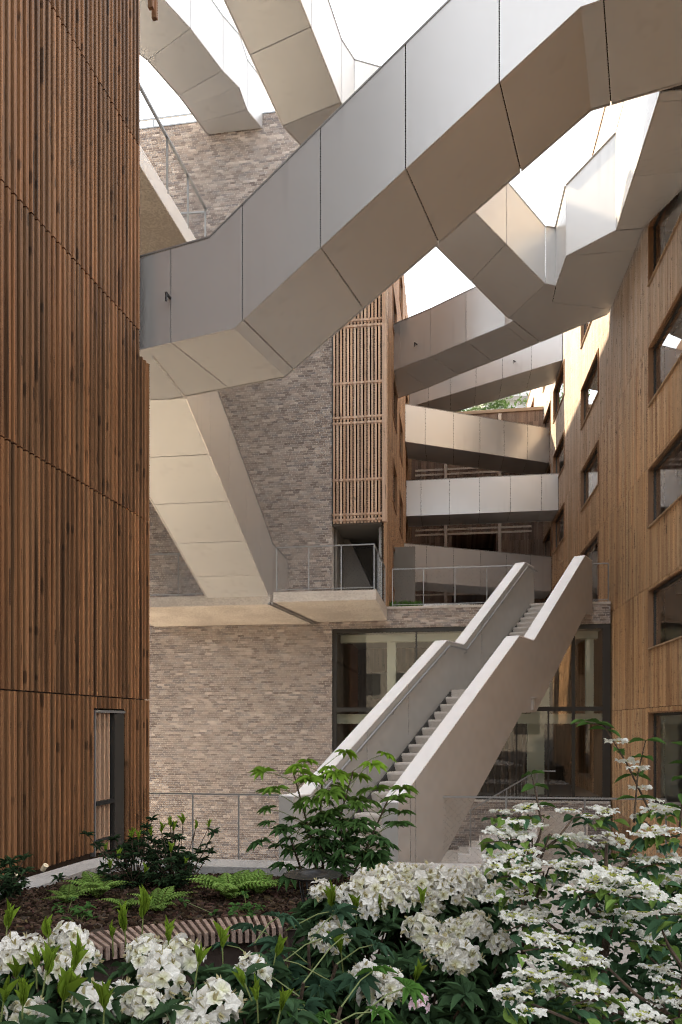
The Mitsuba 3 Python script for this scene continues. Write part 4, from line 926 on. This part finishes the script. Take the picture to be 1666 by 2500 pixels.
def viburnum(label, trunks, tiers, shoots, r):
    k = thing('viburnum', label, 'shrub'); lv_, st_ = [], []
    for b, t in trunks:
        b, t = np.array(b), np.array(t); mid = b*.5 + t*.5 + r.normal(0, .05, 3)*np.array([1, 1, .3])
        put(k + '__trunk', tube([b, mid, t], [.018, .014, .008], 6), 'm_stem')
    heads = 0
    for p, q, n in tiers:
        p, q = np.array(p, float), np.array(q, float)
        b, t = min(trunks, key=lambda s: np.linalg.norm(np.array(s[0])[:2] - p[:2])); b, t = np.array(b), np.array(t)
        f = np.clip((p[2] - .22 - b[2]) / (t[2] - b[2]), .15, .95); root = b + (t - b)*f
        st_.append(tube([root, root*.4 + p*.6 - UP*.04, p - UP*.015, q - UP*.02], [.009, .007, .005, .003], 5))
        dv = nrm(q - p); sd = nrm(np.cross(UP, dv))
        for i in range(int(1.7*n)):
            c = p + (q - p)*(i/1.7 + .3)/n + sd*r.normal(0, .075) + UP*(.012*r.normal() + .01)
            tilt = .22*abs(r.normal())
            again(k + '__flower_head', LC[r.integers(3)], mat(rot(r.random()*6.28, r.random()*6.28, tilt), c, .70 + .42*r.random())); heads += 1
        for i in range(n*5):
            c = p + (q - p)*(i + r.random())/(5*n) + sd*r.normal(0, .035) - UP*(.012 + .06*r.random()**1.5)
            d = sd*(1 if i % 2 else -1)*(.8 + .3*r.random()) + dv*r.normal(0, .4) - UP*(.05 + .35*r.random()**2)
            fresh = r.random() < .45
            C = (np.array([.13, .21, .05]) if fresh else np.array([.055, .115, .062]))*(.7 + .6*r.random())
            lv_.append(scatter(OVAL, c, d, UP + .3*r.normal(0, 1, 3), .065 + .05*r.random(), .016 + .008*r.random(), C, C*1.25))
    for pts, n in shoots:
        pts = np.array(pts); st_.append(tube(pts, np.linspace(.006, .0025, len(pts)), 5))
        for i in range(n):
            f = .25 + .75*i/max(n-1, 1); j = min(int(f*(len(pts)-1)), len(pts)-2); c = pts[j] + (pts[j+1]-pts[j])*(f*(len(pts)-1) - j)
            az = (i % 2)*math.pi + i*.9 + r.normal(0, .3)
            for s in (0, math.pi):
                C = np.array([.06, .12, .03])*(.6 + .7*r.random())
                lv_.append(scatter(OVAL, c, spherical(np.array([az + s]), np.array([.05 + .2*r.normal()])), UP + .2*r.normal(0, 1, 3), .085 + .03*r.random(), .021, C, C*1.25))
    P = r.uniform((.62, 3.3, -1.68), (2.35, 4.55, -.72), (2600, 3)); P = P[(P[:, 0] > 1.2) | (P[:, 2] < -1.0)]; P = P[P[:, 0] > .85 + .25*(P[:, 1] - 3.3) - .35*(P[:, 2] + 1.2)]; n = len(P)
    fl = meshkit.noise(P * 5.0, 4)[:, None]; C = np.array([.048, .098, .048])*(.45 + 1.1*fl)*(.7 + .6*r.random((n, 1)))
    lv_.append(scatter(OVAL, P, spherical(r.random(n)*6.28, r.normal(-.15, .3, n)), UP + .35*r.normal(0, 1, (n, 3)), .065 + .05*r.random(n), .016 + .008*r.random(n), C, C*1.2))
    put(k + '__branch', join(st_), 'm_stem'); m, c = gather(lv_); put(k + '__foliage', m, 'm_leaf', color=c, kind='stuff')
    return k, heads
tr = [((1.25,3.55,-1.78),(1.22,3.5,-.55)), ((1.5,3.3,-1.78),(1.55,3.2,-.55)), ((1.0,3.8,-1.78),(.95,3.85,-.6)), ((1.35,2.9,-1.78),(1.3,2.85,-.75)), ((1.75,3.6,-1.78),(1.8,3.6,-.5))]
tiers = [
((1.07,4.0,-0.46),(0.77,4.0,-0.47),4),
((1.19,3.9,-0.46),(1.43,4.0,-0.44),3),
((1.52,3.9,-0.45),(1.69,3.8,-0.4),4),
((0.98,3.9,-0.56),(0.71,3.8,-0.57),4),
((1.04,3.8,-0.53),(1.23,3.9,-0.61),3),
((1.41,3.6,-0.52),(1.56,3.5,-0.49),4),
((0.93,3.7,-0.61),(0.75,3.8,-0.67),3),
((0.96,3.6,-0.68),(0.75,3.6,-0.7),4),
((1.01,3.7,-0.68),(1.21,3.7,-0.66),4),
((1.11,3.4,-0.69),(1.25,3.3,-0.64),4),
((1.37,3.5,-0.64),(1.54,3.5,-0.6),4),
((1.01,3.3,-0.7),(1.33,3.1,-0.7),8),
((1.24,3.0,-0.73),(1.32,2.9,-0.7),3),
((0.9,3.6,-0.79),(0.73,3.7,-0.82),3),
((0.89,3.4,-0.84),(0.74,3.4,-0.9),3),
((1.15,3.3,-0.83),(1.01,3.3,-0.87),3),
((0.94,3.2,-0.91),(0.74,3.1,-0.9),4),
((1.03,3.0,-0.92),(0.91,3.0,-0.94),4),
((1.22,3.2,-0.89),(1.39,3.2,-0.91),3),
((0.81,2.9,-0.95),(0.65,2.9,-0.94),4),
((0.7,2.8,-1.01),(0.58,2.8,-0.99),3),
((1.01,2.9,-1.01),(0.85,2.8,-1.01),3),
((1.24,3.0,-1.02),(1.33,3.0,-1.0),3),
((1.13,2.9,-1.08),(1.0,2.8,-1.07),3),
((1.21,2.8,-1.07),(1.31,2.8,-1.04),2),
((0.9,4.2,-0.54),(1.05,4.2,-0.56),3),
((1.36,4.1,-0.62),(1.56,4.1,-0.64),3),
((1.57,3.7,-0.76),(1.64,3.6,-0.72),3),
((0.9,3.9,-0.8),(1.06,3.9,-0.79),3),
((1.26,3.5,-0.81),(1.35,3.4,-0.86),3),
((0.98,3.1,-1.05),(0.82,3.0,-1.06),3),
((0.89,3.7,-0.92),(1.01,3.7,-0.86),3),
]

kv, heads = viburnum('broad viburnum with tiers of flat white lacecap flowers filling the lower right corner', tr, tiers,
    [([(1.62,4.0,-.45),(1.50,4.0,-.2),(1.38,4.0,.0),(1.28,4.0,.02)], 5), ([(1.5,3.9,-.5),(1.52,3.9,-.25),(1.56,3.9,-.08)], 4), ([(1.05,4.0,-.5),(1.02,4.0,-.34),(1.0,4.0,-.26)], 3), ([(1.6,3.6,-.5),(1.62,3.6,-.3),(1.66,3.6,-.12)], 5), ([(1.72,3.5,-.5),(1.72,3.5,-.25),(1.70,3.5,-.05)], 4)], r8)
for p in ((1.505, 4.0, -.19), (1.445, 4.0, -.085), (1.57, 4.0, -.33), (1.522, 3.9, -.22)):
    again(kv + '__flower_head', LC[r8.integers(3)], mat(rot(0, 1.0, .2), p, 1.0))
for lb, b, z in (('tuft of green grass on the upper terrace behind the railing', (1.95, 23.4, 3.46), .35),):
    it = []; az = r8.random(160)*6.28
    P = np.column_stack([b[0] + r8.uniform(-.5, .5, 160), b[1] + r8.uniform(-.3, .3, 160), np.full(160, b[2])])
    it.append(scatter(LEAFN, P, spherical(az, 1.1 + .25*r8.random(160)), spherical(az, np.zeros(160)), z, .008, (.10, .20, .04)))
    m, c = gather(it); put('terrace_grass', m, 'm_leaf', color=c, label=lb, category='grass', kind='stuff')

# tree beyond the far block
ft = thing('far_tree', 'bright green leafy tree showing beyond the far end of the court', 'tree')
tc = np.array([10.2, 52.0, 20.6])
put(ft + '__trunk', tube([(10.2, 52, -4.4), (10.3, 52.1, 10), (10.2, 52, 20)], [.35, .25, .1], 8), 'm_stem')
for i in range(7):
    a = i*.9; put(ft + '__limb', tube([(10.25, 52, 15.5 + .4*i), tc + np.array([1.6*math.cos(a), 1.6*math.sin(a), .6*math.sin(i*1.7)])], [.09, .03], 5), 'm_stem')
cl = tc + r8.normal(0, 1, (70, 3)) * np.array([1.5, 1.5, .95])
P = (cl[:, None] + r8.normal(0, .30, (70, 70, 3))).reshape(-1, 3); n = len(P)
tone = np.repeat(.6 + .8*r8.random(70), 70)[:, None]
m, c = scatter(leaf_t(2, .3, .1), P, r8.normal(0, 1, (n, 3)), UP + r8.normal(0, .6, (n, 3)), .20, .055, np.array([.10, .17, .045])*tone)
put(ft + '__crown', m, 'm_leaf', color=c, kind='stuff')
